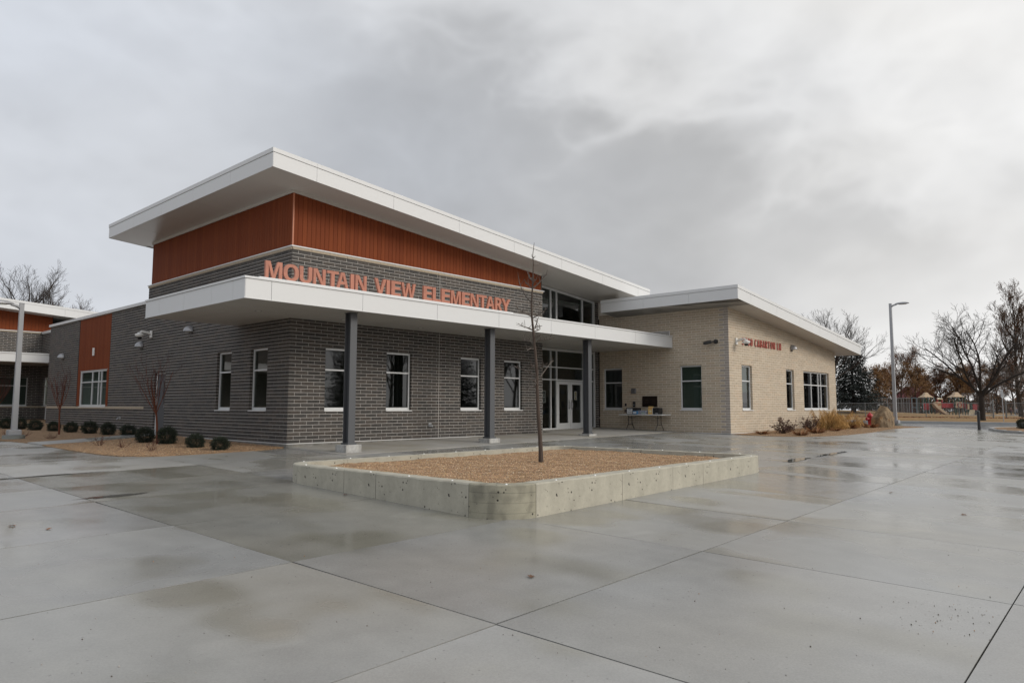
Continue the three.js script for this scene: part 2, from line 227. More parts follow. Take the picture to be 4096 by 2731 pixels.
// the plaza: cast slabs on a grid that stands a little askew to the building, each slab slightly dished
const plaza = new THREE.Group(); plaza.name = 'plaza'; struct(plaza);
{
  const r = rng(5), ang = Math.atan(0.0288), cs = Math.cos(ang), sn = Math.sin(ang);
  const W2 = (s, t) => [-6.6 + s * cs + t * sn, 14.45 - s * sn + t * cs];
  const sj = [-22.4, -19.6, -16.8, -14, -11.2, -8.4, -5.6, -2.8, 0, 3.34, 5.85, 8.37, 11.2, 14, 16.7, 19.4, 22.1, 24.8, 27.5, 30.2, 32.9, 35.4, 37.5], tj = [-44, -41.3, -38.6, -35.9, -33.2, -30.5, -27.8, -25.1, -22.4, -19.7, -17, -14.4, -11.75, -9.85, -7.95, -5.4, -2.73, 0, 2.8, 5.6, 8.4, 11.2];
  const N = 4;
  for (let i = 0; i + 1 < sj.length; i++) for (let j = 0; j + 1 < tj.length; j++) {
    const [cx, cz] = W2((sj[i] + sj[i + 1]) / 2, (tj[j] + tj[j + 1]) / 2), corners = [[sj[i], tj[j]], [sj[i + 1], tj[j]], [sj[i], tj[j + 1]], [sj[i + 1], tj[j + 1]]].map(([a, b]) => W2(a, b));
    if (corners.every(([x, z]) => inBuilding(x, z) || inPoly(bedLeftA, x, z) || inPoly(bedLeftB, x, z) || inPoly(bedRight, x, z) || x > 30.7)) continue;
    if (corners.every(([x]) => x < -24) || (cx > 20 && cz > 26)) continue;
    const p = [], uv = [], ix = [], gap = 0.006, dish = (r() - 0.35) * 0.009, tx = (r() - 0.5) * 0.0022, tz = (r() - 0.5) * 0.0022, ou = Math.floor(r() * 4) * 3.7, ov = Math.floor(r() * 4) * 2.9;
    for (let b = 0; b <= N; b++) for (let a = 0; a <= N; a++) {
      const s = lerp(sj[i] + gap, sj[i + 1] - gap, a / N), t = lerp(tj[j] + gap, tj[j + 1] - gap, b / N), [x, z] = W2(s, t), e = (a / N - 0.5) * 2, f = (b / N - 0.5) * 2;
      p.push(x, H(x, z) + dish * (e * e * 0.5 + f * f * 0.5 - 0.4) + tx * e + tz * f * 0.7, z); uv.push(x + ou, z + ov);
    }
    for (let b = 0; b < N; b++) for (let a = 0; a < N; a++) { const k = b * (N + 1) + a, m = k + N + 1; ix.push(k, m, k + 1, k + 1, m, m + 1); }
    const g = new THREE.BufferGeometry(); g.setAttribute('position', new THREE.Float32BufferAttribute(p, 3)); g.setIndex(ix); g.computeVertexNormals();
    // skirts down into the joint
    const nrm = [...g.attributes.normal.array], rim = []; for (let a = 0; a < N; a++) rim.push(a); for (let b = 0; b < N; b++) rim.push(b * (N + 1) + N); for (let a = N; a > 0; a--) rim.push(N * (N + 1) + a); for (let b = N; b > 0; b--) rim.push(b * (N + 1));
    const b0 = p.length / 3; rim.forEach((v, k) => { for (const d of [0, 0.06]) { p.push(p[v * 3], p[v * 3 + 1] - d, p[v * 3 + 2]); uv.push(uv[v * 2], uv[v * 2 + 1]); nrm.push((p[v * 3] - cx) / 3, 0, (p[v * 3 + 2] - cz) / 3); } const A = b0 + 2 * k, B = b0 + 2 * ((k + 1) % rim.length); ix.push(A, B, A + 1, B, B + 1, A + 1); });
    const h = new THREE.BufferGeometry(); h.setAttribute('position', new THREE.Float32BufferAttribute(p, 3)); h.setAttribute('normal', new THREE.Float32BufferAttribute(nrm, 3)); h.setAttribute('uv', new THREE.Float32BufferAttribute(uv, 2)); h.setIndex(ix);
    mk('slab', h, slabMats[sj[i] === 0 && tj[j] < -2.8 && tj[j] > -12 ? 3 : (cx > 16 ? [0, 2, 5] : [0, 1, 2, 4, 5, 6])[Math.floor(r() * (cx > 16 ? 3 : 6))]], plaza);
  }
  // the dirt that fills the joints
  const fill = sheet(-24, 30.6, -36, 27, 40, 40, -0.022); mk('joint_filler', fill, S({ color: lin(0.05, 0.045, 0.04), roughness: 1 }), plaza);
}
// the walk under the canopy, kept dry by it
const walk = new THREE.Group(); walk.name = 'walkway'; struct(walk);
{ const r = rng(6), xs = [0.02, 2.9, 5.8, 8.7, 11.6, 14.2, 16.24];
  for (let i = 0; i < 6; i++) { const z1 = 2.85, x0 = xs[i] + 0.003, x1 = xs[i + 1] - 0.003; mk('slab', outlineSheet([[x0, -0.02], [x1, -0.02], [x1, z1], [x0, z1]], 0.012, 1, 0.02), dryMat, walk); }
  for (let i = 4; i < 6; i++) mk('slab', outlineSheet([[Math.max(xs[i], 11.0) + 0.003, -1.25], [xs[i + 1] - 0.003, -1.25], [xs[i + 1] - 0.003, -0.03], [Math.max(xs[i], 11.0) + 0.003, -0.03]], 0.014, 1, 0.02), dryMat, walk); }
const path = struct(mk('path', outlineSheet([[-4.46, -5.55], [-3, -6.15], [-1.5, -7.15], [0.0, -8.25], [0.0, -9.65], [-1.6, -8.5], [-3.1, -7.5], [-4.5, -6.85]], 0.03, 1, 0.09), slabMats[2]));

// pea gravel
const gravTex = rep(tex(1024, (u, v, x, y) => { const q = hash(x >> 2, (y + ((x >> 2) & 1) * 2) >> 2), t = 170 + q * 62 + tnA(u, v, 6) * 14 + (hash(x, y) - 0.5) * 30, w = hash((x >> 2) + 91, y >> 2); return w > 0.9 ? [t + 30, t + 30, t + 28] : w < 0.14 ? [t * 0.62, t * 0.55, t * 0.5] : [t, t * 0.98, t * 0.95]; }), 1 / 3.2);
const gravBump = rep(tex(1024, (u, v, x, y) => { const fx = (x & 3) - 1.5, fy = ((y + ((x >> 2) & 1) * 2) & 3) - 1.5; return [200 * hash(x >> 2, (y + ((x >> 2) & 1) * 2) >> 2) - (fx * fx + fy * fy) * 22 + 60]; }, false), 1 / 3.2);
const gravel = S({ color: lin(0.41, 0.265, 0.148), map: gravTex, bumpMap: gravBump, bumpScale: 0.006, roughness: 0.95 });
for (const b of [bedLeftA, bedLeftB, bedRight]) { const m = mk(numbered('gravel_bed'), outlineSheet(b, 0.018, 1, 0.05), gravel); struct(m); }
const stoneGeo = (() => { const g = new THREE.IcosahedronGeometry(1, 0); g.scale(1, 0.62, 0.8); return g; })();
function stones(name, label, n, seed, place, parent) {
  const m = new THREE.InstancedMesh(stoneGeo, S({ color: lin(0.44, 0.285, 0.162), roughness: 0.95 }), n); m.name = name; m.castShadow = m.receiveShadow = true; m.userData.kind = 'stuff';
  const r = rng(seed), q = new THREE.Matrix4(), e = new THREE.Euler(), s = new THREE.Vector3(), c = new THREE.Color(), Q = new THREE.Quaternion();
  for (let i = 0; i < n; i++) { const p = place(r), k = 0.005 + r() * r() * 0.007; e.set(r() * 0.9, r() * 6.3, r() * 0.9); q.compose(p.setY(p.y + k * 0.25), Q.setFromEuler(e), s.set(k, k, k)); m.setMatrixAt(i, q); const t = 0.65 + r() * 0.7, w = r(); if (w > 0.9) c.setRGB(t * 1.5, t * 1.9, t * 2.4); else if (w < 0.12) c.setRGB(t * 0.5, t * 0.5, t * 0.55); else c.setRGB(t, t * (0.92 + r() * 0.14), t * (0.85 + r() * 0.25)); m.setColorAt(i, c); }
  if (parent) parent.add(m); else { tag(m, label, 'gravel'); scene.add(m); } return m;
}
const inBed = (poly, x0, x1, z0, z1) => (r) => { for (let k = 0; k < 40; k++) { const x = lerp(x0, x1, r()), z = lerp(z0, z1, r()); if (inPoly(poly, x, z)) return new THREE.Vector3(x, H(x, z) + 0.018, z); } return new THREE.Vector3(poly[0][0], H(...poly[0]), poly[0][1]); };
stones('bed_gravel', 'loose tan pea gravel in the bed beside the charcoal side wall', 15000, 71, inBed(bedLeftA, -4.5, 0, -8.2, 0.33));
stones('bed_gravel_001', 'loose tan pea gravel in the bed along the address wall', 12000, 72, inBed(bedRight, 16.3, 30.6, 5.2, 8.8));

// ---------------------------------------------------------------- the school building
const C = 0.1016, BL = 0.4064, HP = Math.PI / 2;
const school = thing('school_building', 'single-storey school of charcoal and tan block with rust cladding and white sloping roofs', 'building');
const blocks = [];
function blockGeo(w, h, ou, ov, ml = 0, mr = 0, t = 0.12) {
  const c = 0.004, X = w / 2, Y = h / 2, x = X - c, y = Y - c, p = [], n = [], uv = [];
  const quad = (a, b, cc, d, nn) => { for (const q of [a, b, cc, a, cc, d]) { p.push(...q); n.push(...nn); uv.push(q[0] + ou + (Math.abs(nn[0]) > 0.9 ? q[2] : 0), q[1] + ov + (Math.abs(nn[1]) > 0.9 ? q[2] : 0)); } };
  const A = [[-x, -y, 0], [x, -y, 0], [x, y, 0], [-x, y, 0]], B = [[-X, -Y, -c], [X, -Y, -c], [X, Y, -c], [-X, Y, -c]], D = B.map(([a, b]) => [a < 0 ? a + (ml ? t : 0) : a - (mr ? t : 0), b, -t]);
  quad(A[0], A[1], A[2], A[3], [0, 0, 1]);
  [[0, -1], [1, 0], [0, 1], [-1, 0]].forEach(([nx, ny], k) => { const l = (k + 1) % 4; quad(B[k], B[l], A[l], A[k], [nx * 0.707, ny * 0.707, 0.707]); quad(D[k], D[l], B[l], B[k], [nx, ny, 0]); });
  const g = new THREE.BufferGeometry(); g.setAttribute('position', new THREE.Float32BufferAttribute(p, 3)); g.setAttribute('normal', new THREE.Float32BufferAttribute(n, 3)); g.setAttribute('uv', new THREE.Float32BufferAttribute(uv, 2)); return g;
}
let wallNo = 0;
function wall({ at, turn = 0, width, h, top, openings = [], kind, shift = 0, quoin, thick = 0.24, name = 'wall' }) {
  const r = rng(900 + wallNo++), hf = top ?? (() => h), e = 0.004;
  const mi = 0.0075, s = new THREE.Shape([new THREE.Vector2(mi, -0.02), new THREE.Vector2(width - mi, -0.02), new THREE.Vector2(width - mi, hf(width)), new THREE.Vector2(mi, hf(0))]);
  for (const o of openings) if (!o.over) s.holes.push(new THREE.Path([new THREE.Vector2(o.u0 - e, Math.max(o.y0 - e, -0.015)), new THREE.Vector2(o.u0 - e, o.y1 + e), new THREE.Vector2(o.u1 + e, o.y1 + e), new THREE.Vector2(o.u1 + e, Math.max(o.y0 - e, -0.015))]));
  const m = mk(name, new THREE.ExtrudeGeometry(s, { depth: thick - 0.007, bevelEnabled: false }).translate(0, 0, -thick), kind === 'char' ? mortarDark : mortarTan, school);
  m.position.set(...at); m.rotation.y = turn; m.updateMatrix();
  const mor = 0.0115;
  for (let row = 0; row * C < Math.max(hf(0), hf(width)); row++) {
    const y0 = row * C, yc = y0 + C / 2;
    for (let k = -1; k * BL < width + BL; k++) {
      let iv = [[k * BL + ((row % 2) ? BL / 2 : 0) + shift, (k + 1) * BL + ((row % 2) ? BL / 2 : 0) + shift]];
      iv = iv.map(([a, b]) => [Math.max(a, 0), Math.min(b, width)]).filter(([a, b]) => b - a > 0.05);
      for (const o of openings) if (yc > o.y0 && yc < o.y1) iv = iv.flatMap(([a, b]) => [[a, Math.min(b, o.u0)], [Math.max(a, o.u1), b]].filter(([p, q]) => q - p > 0.012));
      for (const [a, b] of iv) {
        const uc = (a + b) / 2; if (y0 > hf(uc) - 0.02) continue;
        const el = a < 0.01 || openings.some((o) => Math.abs(o.u1 - a) < 1e-6) ? 0 : mor / 2, er = b > width - 0.01 || openings.some((o) => Math.abs(o.u0 - b) < 1e-6) ? 0 : mor / 2;
        blocks.push({ kind, wall: m, u0: a + el, u1: b - er, y0: y0 + mor / 2, y1: y0 + C - mor / 2, ml: a < 0.01 ? 1 : 0, mr: b > width - 0.01 ? 1 : 0, v: Math.floor(r() * 6), q: quoin && quoin(a, b, row), rot: (r() - 0.5) * 0.003, out: (r() - 0.5) * 0.003 });
      }
    }
  }
  return m;
}
const WY0 = 9 * C, WY1 = 27 * C;
const win = (u0, u1, y0 = WY0, y1 = WY1) => ({ u0, u1, y0, y1 });
const wFront = wall({ at: [0, 0, 0], width: 10.99, h: 5.49, kind: 'char', openings: [win(1.18, 2.19), win(3.4, 4.41), win(6.6, 7.59), win(8.8, 9.79)] });
const L0 = -10.33, lu = (z) => z - L0;
const wLeft = wall({ at: [0, 0, L0], turn: -HP, width: -L0, h: 5.49, kind: 'char', shift: (-L0 % BL), openings: [win(lu(-2.21), lu(-1.2)), win(lu(-4.41), lu(-3.44)), win(lu(-9.41), lu(-8.44), -0.01, 2.25)] });
const W0 = -22.97, wu = (z) => z - W0, bandRow = { y0: WY0, y1: WY0 + C, over: true };
const wWing = wall({ at: [0.1, 0, W0], turn: -HP, width: L0 - W0, h: 4.93, kind: 'char', openings: [{ u0: wu(-18.05), u1: wu(-14.72), y0: 1.0, y1: 2.56 }, { u0: wu(-18.42), u1: wu(-14.47), y0: WY0 + C, y1: 5.2, over: true }, { u0: -1, u1: 30, ...bandRow }] });
const wReturn = wall({ at: [2.4, 0, -33.5], turn: -HP, width: 10.5, h: 5.45, kind: 'char', openings: [win(0.7, 1.75, WY0 + C, 2.79), { u0: -1, u1: 30, ...bandRow }] });
const wFar = wall({ at: [-24, 0, -33.5], width: 26.4, h: 5.49, kind: 'char', openings: [win(14, 25.78, WY0 + C, 2.79), { u0: -1, u1: 30, ...bandRow }] });
const wTable = wall({ at: [16.256, 0, -1.06], turn: -HP, width: 6.3, h: 5.12, kind: 'tan', shift: (6.3 % BL), openings: [win(-0.862 + 1.06, 0.153 + 1.06), win(3.02 + 1.06, 4.02 + 1.06)], quoin: (a, b) => b > 6.29 });
const wAddr = wall({ at: [16.256, 0, 5.24], width: 12.06, top: (u) => 5.12 - 0.0974 * u, kind: 'tan', openings: [win(1.104, 2.07), win(5.64, 6.54), win(7.69, 11.07)] });
const wSliver = wall({ at: [15.99, 0, -1.1], width: 0.262, h: 5.8, kind: 'char', thick: 0.2 });
// the blocks: the ones that show largest are parts of their own, the rest of each kind is joined
{
  const P = new THREE.Vector3(), N = new THREE.Vector3();
  for (const b of blocks) { b.wall.updateMatrixWorld(); P.set((b.u0 + b.u1) / 2, (b.y0 + b.y1) / 2, 0).applyMatrix4(b.wall.matrixWorld); N.set(0, 0, 1).transformDirection(b.wall.matrixWorld); const d = P.clone().sub(EYE), fwd = d.dot(FW); b.size = fwd > 1 ? (b.u1 - b.u0) * (b.y1 - b.y0) * Math.max(0, -d.normalize().dot(N)) / (fwd * fwd) : 0; const x = P.clone().sub(EYE); if (Math.abs(x.dot(RT)) > fwd * 0.72) b.size = 0; }
  const cache = new Map();
  for (const [kind, rest] of [['char', 'charcoal_blocks'], ['tan', 'tan_blocks']]) {
    const all = blocks.filter((b) => b.kind === kind).sort((a, b) => b.size - a.size), pos = [], nor = [], uv = [], col = [];
    all.forEach((b, k) => {
      const w = b.u1 - b.u0, h = b.y1 - b.y0, key = `${w.toFixed(3)}_${b.v % 3}_${b.ml}${b.mr}`, fullW = Math.abs(w - 0.395) < 0.002;
      const seed = fullW ? b.v % 3 : b.v; if (!cache.has(key)) cache.set(key, blockGeo(w, h, seed * 0.31 + (fullW ? 0 : w), seed * 0.17, b.ml, b.mr));
      const M = new THREE.Matrix4().makeRotationY(b.rot).setPosition((b.u0 + b.u1) / 2, (b.y0 + b.y1) / 2, b.out);
      if (k < 300) { const m = mk('block', cache.get(key), b.q ? quoinMats[b.v % 2] : (kind === 'char' ? charMats : tanMats)[b.v], b.wall); m.applyMatrix4(M); return; }
      const g = blockGeo(w, h, hash(k, 3) * 0.9, hash(k, 8) * 0.9, b.ml, b.mr).applyMatrix4(M.premultiply(b.wall.matrixWorld)), c = b.q ? QUOIN[b.v % 2] : (kind === 'char' ? CHAR : TAN)[b.v];
      for (const [a, arr] of [['position', pos], ['normal', nor], ['uv', uv]]) for (const x of g.attributes[a].array) arr.push(x);
      for (let i = 0; i < g.attributes.position.count; i++) col.push(...c);
    });
    const g = new THREE.BufferGeometry(); for (const [k2, s2, a2] of [['position', 3, pos], ['normal', 3, nor], ['uv', 2, uv], ['color', 3, col]]) g.setAttribute(k2, new THREE.Float32BufferAttribute(a2, s2));
    const m = mk(rest, g, kind === 'char' ? charMix : tanMix, school); m.userData.kind = 'stuff';
  }
}
mk('control_joint', span(5.585, 5.597, 0.0, 5.488, -0.01, 0.0035), mortarDark, school);
// footing and the white drip strip above it
const foot = (x0, x1, z0, z1) => mk('footing', span(x0, x1, -0.9, -0.018, z0, z1), plinthMat, school);
foot(-0.012, 10.98, -0.22, 0.012); foot(-0.013, 0.22, L0, -0.23); foot(0.088, 0.3, W0, L0 - 0.001); foot(2.388, 2.6, -33.49, W0 - 0.001); foot(-24, 2.38, -33.7, -33.488); foot(16.244, 16.46, -1.06, 5.0); foot(16.243, 28.3, 5.01, 5.252);
const drip = (x0, x1, z0, z1) => mk('drip_strip', span(x0, x1, -0.016, -0.001, z0, z1), white, school);
drip(0, 10.99, 0.001, 0.03); drip(-0.03, -0.001, L0, 0.03); drip(16.226, 16.255, -1.0, 5.27); drip(16.256, 28.3, 5.241, 5.27); drip(0.07, 0.099, W0, L0);
// stone bands
mk('stone_band', span(0.085, 0.2, WY0 + 0.004, WY0 + C - 0.004, W0, L0 + 0.0), stoneBand, school); mk('stone_band', span(2.385, 2.5, WY0 + 0.004, WY0 + C - 0.004, -33.49, W0 - 0.01), stoneBand, school); mk('stone_band', span(-24, 2.384, WY0 + 0.004, WY0 + C - 0.004, -33.6, -33.485), stoneBand, school);
// ledge of tan stones under a white cap
function ledge(x0, z0, x1, z1, y) {
  const len = Math.hypot(x1 - x0, z1 - z0), n = Math.round(len / 0.61), alongX = Math.abs(x1 - x0) > Math.abs(z1 - z0);
  for (let i = 0; i < n; i++) { const a = i / n, b = (i + 1) / n, g = 0.004; mk('ledge_stone', alongX ? span(lerp(x0, x1, a) + g, lerp(x0, x1, b) - g, y, y + 0.07, z0 - 0.2, z0 + 0.03) : span(x0 - 0.03, x0 + 0.2, y, y + 0.07, Math.min(lerp(z0, z1, a), lerp(z0, z1, b)) + g, Math.max(lerp(z0, z1, a), lerp(z0, z1, b)) - g), stoneBand, school); }
  mk('ledge_cap', alongX ? span(Math.min(x0, x1) - 0.045, Math.max(x0, x1) + 0.05, y + 0.072, y + 0.105, z0 - 0.2, z0 + 0.05) : span(x0 - 0.05, x0 + 0.2, y + 0.072, y + 0.104, Math.min(z0, z1) - 0.03, Math.max(z0, z1) - 0.21), white, school);
}
ledge(0.0, 0, 11.0, 0, 5.491); ledge(0, -0.005, 0, L0, 5.491); ledge(-24, -33.5, 2.3, -33.5, 5.491);

// rust-coloured board cladding
const YS = (x) => 7.2 - 0.0853 * x, YS2 = (x) => 5.02 - 0.0974 * (x - 16.256), YS3 = (x) => 6.76 - 0.07 * x;
const boardGeo = new RoundedBoxGeometry(0.141, 1, 0.03, 1, 0.005).translate(0, 0.5, 0);
function cladding(at, turn, width, y0, yTop, w = 0.147, skip) {
  const back = mk('cladding', new THREE.ExtrudeGeometry(new THREE.Shape([[0, y0], [width, y0], [width, yTop(width)], [0, yTop(0)]].map(([a, b]) => new THREE.Vector2(a, b))), { depth: 0.15, bevelEnabled: false }).translate(0, 0, -0.17), darkGroove, school);
  if (skip) back.geometry = merge([span(0, width, skip.y1, yTop(0), -0.17, -0.02), span(0, skip.u0, y0, skip.y1, -0.17, -0.02), span(skip.u1, width, y0, skip.y1, -0.17, -0.02)]);
  back.position.set(...at); back.rotation.y = turn; const r = rng(Math.round(width * 100)), n = Math.round(width / w), ww = width / n;
  for (let i = 0; i < n; i++) { const uc = (i + 0.5) * ww; let lo = y0 + 0.002; if (skip && uc > skip.u0 - 0.06 && uc < skip.u1 + 0.06) lo = skip.y1 + 0.01; const m = mk('board', boardGeo, woodMats[Math.floor(r() * 4)], back); m.position.set(uc, lo, -0.02); m.scale.set(ww / 0.147, yTop(uc) - lo, 1); }
  return back;
}
cladding([0.02, 0, 0], 0, 10.89, 5.6, (u) => YS(u + 0.02) - 0.01); cladding([0, 0, -10.12], -HP, 10.1, 5.6, () => YS(0) - 0.01);
cladding([-24, 0, -33.46], 0, 26.9, 5.6, (u) => YS3(u - 24) + 0.02, 0.19);
{ const g = cladding([0.09, 0, -18.42], -HP, 3.95, 1.02, () => 4.91, 0.1317, { u0: 0.36, u1: 3.71, y1: 2.58 }); for (const [u0, u1] of [[0.005, 0.352], [3.716, 3.945]]) { const m = mk('side_panel', span(u0, u1, 1.02, 2.57, -0.03, 0.0, 0.004), woodMats[0], g); } mk('end_trim', span(-0.05, 0.0, 1.0, 4.91, -0.03, 0.004), dark, g); }
mk('corner_trim', span(-0.012, 0.03, 5.6, 7.19, -0.02, 0.012, 0.004), S({ color: lin(0.42, 0.15, 0.075), roughness: 0.5 }), school);

// roofs: sloping slabs with metal fascia panels, a cap and soffit panels
function hexa(x0, x1, z0, z1, fb, ft) {
  const v = []; for (const f of [fb, ft]) for (const z of [z0, z1]) for (const x of [x0, x1]) v.push([x, f(x), z]);
  const p = [], uv = [], q = (a, b, c, d, ui, vi) => { for (const k of [a, b, c, a, c, d]) { p.push(...v[k]); uv.push(v[k][ui], v[k][vi]); } };
  q(2, 3, 7, 6, 0, 1); q(1, 0, 4, 5, 0, 1); q(0, 2, 6, 4, 2, 1); q(3, 1, 5, 7, 2, 1); q(4, 6, 7, 5, 0, 2); q(0, 1, 3, 2, 0, 2);
  const g = new THREE.BufferGeometry(); g.setAttribute('position', new THREE.Float32BufferAttribute(p, 3)); g.setAttribute('uv', new THREE.Float32BufferAttribute(uv, 2)); g.computeVertexNormals(); return g;
}
const up = (f, d) => (x) => f(x) + d;
function roof({ f, x0, x1, z0, z1, xs, zs, fh, cap, wallX, wallZ, zBack }) {
  const core = mk('roof', hexa(x0 + 0.03, x1 - 0.03, z0 + 0.03, z1 - 0.03, up(f, 0.03), up(f, fh + cap - 0.02)), S({ color: lin(0.62, 0.62, 0.61), roughness: 0.6 }), school), g = 0.004;
  const X = [x0, ...xs, x1], Z = [z0, ...zs, z1], P = (geo, n = 'fascia_panel', m = white) => mk(n, geo, m, core);
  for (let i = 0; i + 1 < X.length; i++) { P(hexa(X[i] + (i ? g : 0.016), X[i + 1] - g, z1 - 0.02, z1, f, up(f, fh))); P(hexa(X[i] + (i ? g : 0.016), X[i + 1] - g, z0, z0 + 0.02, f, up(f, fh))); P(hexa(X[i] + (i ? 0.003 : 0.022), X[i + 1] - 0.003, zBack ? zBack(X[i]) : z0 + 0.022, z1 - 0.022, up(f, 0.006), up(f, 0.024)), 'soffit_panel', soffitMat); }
  for (let i = 0; i + 1 < Z.length; i++) { P(hexa(x0, x0 + 0.015, Z[i] + g, Z[i + 1] - g, f, up(f, fh))); P(hexa(x1 - 0.003, x1 + 0.012, Z[i] + g, Z[i + 1] - g, f, up(f, fh))); }
  if (wallX !== undefined) for (let i = 0; i + 1 < Z.length; i++) P(hexa(x0 + 0.022, wallX, Z[i] + 0.003, Math.min(Z[i + 1], wallZ) - 0.003, up(f, 0.006), up(f, 0.0235)), 'soffit_panel', soffitMat);
  for (let i = 0; i + 1 < X.length; i++) { P(hexa(X[i] + (i ? 0.002 : -0.014), X[i + 1] + (i + 2 < X.length ? -0.002 : 0.014), z1 - 0.05, z1 + 0.014, up(f, fh + 0.012), up(f, fh + cap)), 'cap_flashing'); }
  P(hexa(x0 - 0.014, x0 + 0.05, z0 - 0.014, z1 - 0.052, up(f, fh + 0.012), up(f, fh + cap)), 'cap_flashing'); P(hexa(x1 - 0.05, x1 + 0.026, z0 - 0.014, z1 - 0.052, up(f, fh + 0.012), up(f, fh + cap)), 'cap_flashing');
  return core;
}
const towerRoof = roof({ f: YS, x0: -1.3, x1: 17.06, z0: -10.95, z1: 1.15, xs: [0.02, 2.68, 5.4, 8.08, 10.78, 13.46, 16.11], zs: [-8.48, -6.08, -3.67, -1.24], fh: 0.39, cap: 0.125, wallX: 0.018, wallZ: -1.24, zBack: (x) => (x > 10 ? -1.3 : x < 0 ? -1.236 : 0.001) });
mk('soffit_panel', hexa(0.02, 17.0, -10.9, -0.1, up(YS, 0.028), up(YS, 0.036)), soffitMat, towerRoof);
mk('soffit_trim', hexa(-0.04, 10.95, -0.03, 0.035, up(YS, -0.075), up(YS, 0.01)), soffitMat, towerRoof); mk('soffit_trim', span(-0.042, -0.012, YS(0) - 0.075, YS(0) + 0.01, -10.12, 0.034), soffitMat, towerRoof);
const wingRoof = roof({ f: YS2, x0: 15.1, x1: 29.33, z0: -0.13, z1: 6.22, xs: [16.23, 18.69, 21.13, 23.52, 25.88, 28.15], zs: [2.03, 4.15], fh: 0.405, cap: 0.135, wallX: 16.23, wallZ: 6.2 });
const farRoof = roof({ f: YS3, x0: -25.5, x1: 6.4, z0: -46, z1: -32.2, xs: [-22.8, -20.2, -17.6, -15, -12.4, -9.8, -7.2, -4.6, -2, 0.6, 3.2, 5.8], zs: [-42, -38], fh: 0.44, cap: 0.14 });
// parapet caps of the low wing and the return
mk('parapet_cap', span(0.03, 0.42, 4.93, 5.05, W0 - 0.05, -18.47), white, school); mk('parapet_cap', span(0.028, 0.42, 4.928, 5.05, -18.465, -14.46), white, school); mk('parapet_cap', span(0.03, 0.42, 4.93, 5.05, -14.455, L0 - 0.01), white, school); mk('parapet_cap', span(2.33, 2.72, 5.45, 5.6, -33.42, W0 - 0.01), white, school);

// canopy over the entrance walk, wrapped round the corner
const CB = 3.515, CT = 4.02;
const canopy = mk('canopy', merge([span(-2.71, 16.25, CB + 0.03, CT - 0.03, 0.0, 2.69), span(-2.71, -0.002, CB + 0.03, CT - 0.03, -3.08, -0.002), span(10.99, 16.25, CB + 0.03, CT - 0.03, -1.16, -0.002)]), S({ color: lin(0.6, 0.6, 0.59), roughness: 0.6 }), school);
{
  const X = [-2.74, -2.08, 0.51, 3.1, 5.67, 8.24, 10.76, 13.42, 16.252], Z = [-3.1, -2.12, -0.55, 1.02, 2.14, 2.72], g = 0.004;
  for (let i = 0; i + 1 < X.length; i++) mk('fascia_panel', span(X[i] + (i ? g : 0.016), X[i + 1] - g, CB + 0.004, CT - 0.055, 2.7, 2.72, 0.004), white, canopy);
  for (let i = 0; i + 1 < Z.length; i++) mk('fascia_panel', span(-2.74, -2.725, CB + 0.004, CT - 0.055, Z[i] + g, Z[i + 1] - g, 0.004), white, canopy);
  mk('fascia_panel', span(-2.724, -0.002, CB + 0.004, CT - 0.055, -3.1, -3.085), white, canopy);
  mk('cap_flashing', span(-2.765, 16.252, CT - 0.05, CT, 2.64, 2.745, 0.004), white, canopy); mk('cap_flashing', span(-2.765, -2.66, CT - 0.05, CT, -3.12, 2.638, 0.004), white, canopy);
  mk('drip_edge', span(-2.752, 16.252, CB - 0.012, CB + 0.003, 2.69, 2.732), white, canopy); mk('drip_edge', span(-2.752, -2.71, CB - 0.012, CB + 0.003, -3.11, 2.689), white, canopy);
  const zs = [0.002, 0.9, 1.8, 2.69];
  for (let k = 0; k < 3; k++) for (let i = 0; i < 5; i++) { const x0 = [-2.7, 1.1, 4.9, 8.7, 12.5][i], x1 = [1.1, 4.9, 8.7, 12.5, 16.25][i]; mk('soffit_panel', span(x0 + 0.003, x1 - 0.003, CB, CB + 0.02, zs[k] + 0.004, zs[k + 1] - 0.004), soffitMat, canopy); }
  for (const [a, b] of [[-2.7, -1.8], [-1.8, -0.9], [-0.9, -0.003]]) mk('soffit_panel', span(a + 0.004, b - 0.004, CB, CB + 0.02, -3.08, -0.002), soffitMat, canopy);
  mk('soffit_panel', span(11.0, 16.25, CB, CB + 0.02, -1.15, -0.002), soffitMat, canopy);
  const ring = new THREE.LatheGeometry([[0.055, 0.012], [0.06, -0.004], [0.09, -0.006], [0.095, 0.0]].map((a) => new THREE.Vector2(...a)), 20), lens = cyl(0.055, 0.055, 0.008, 0, 0.004, 0);
  for (const [x, z] of [[-1.34, 0.72], [1.25, 0.77], [4.14, 0.75], [6.97, 0.7], [9.5, 0.66], [12.03, 0.6], [14.81, 0.58]]) { const m = mk('downlight', ring, silver, canopy); m.position.set(x, CB, z); mk('downlight_lens', lens, S({ color: lin(0.9, 0.9, 0.86), roughness: 0.3 }), canopy).position.set(x, CB - 0.012, z); }
}
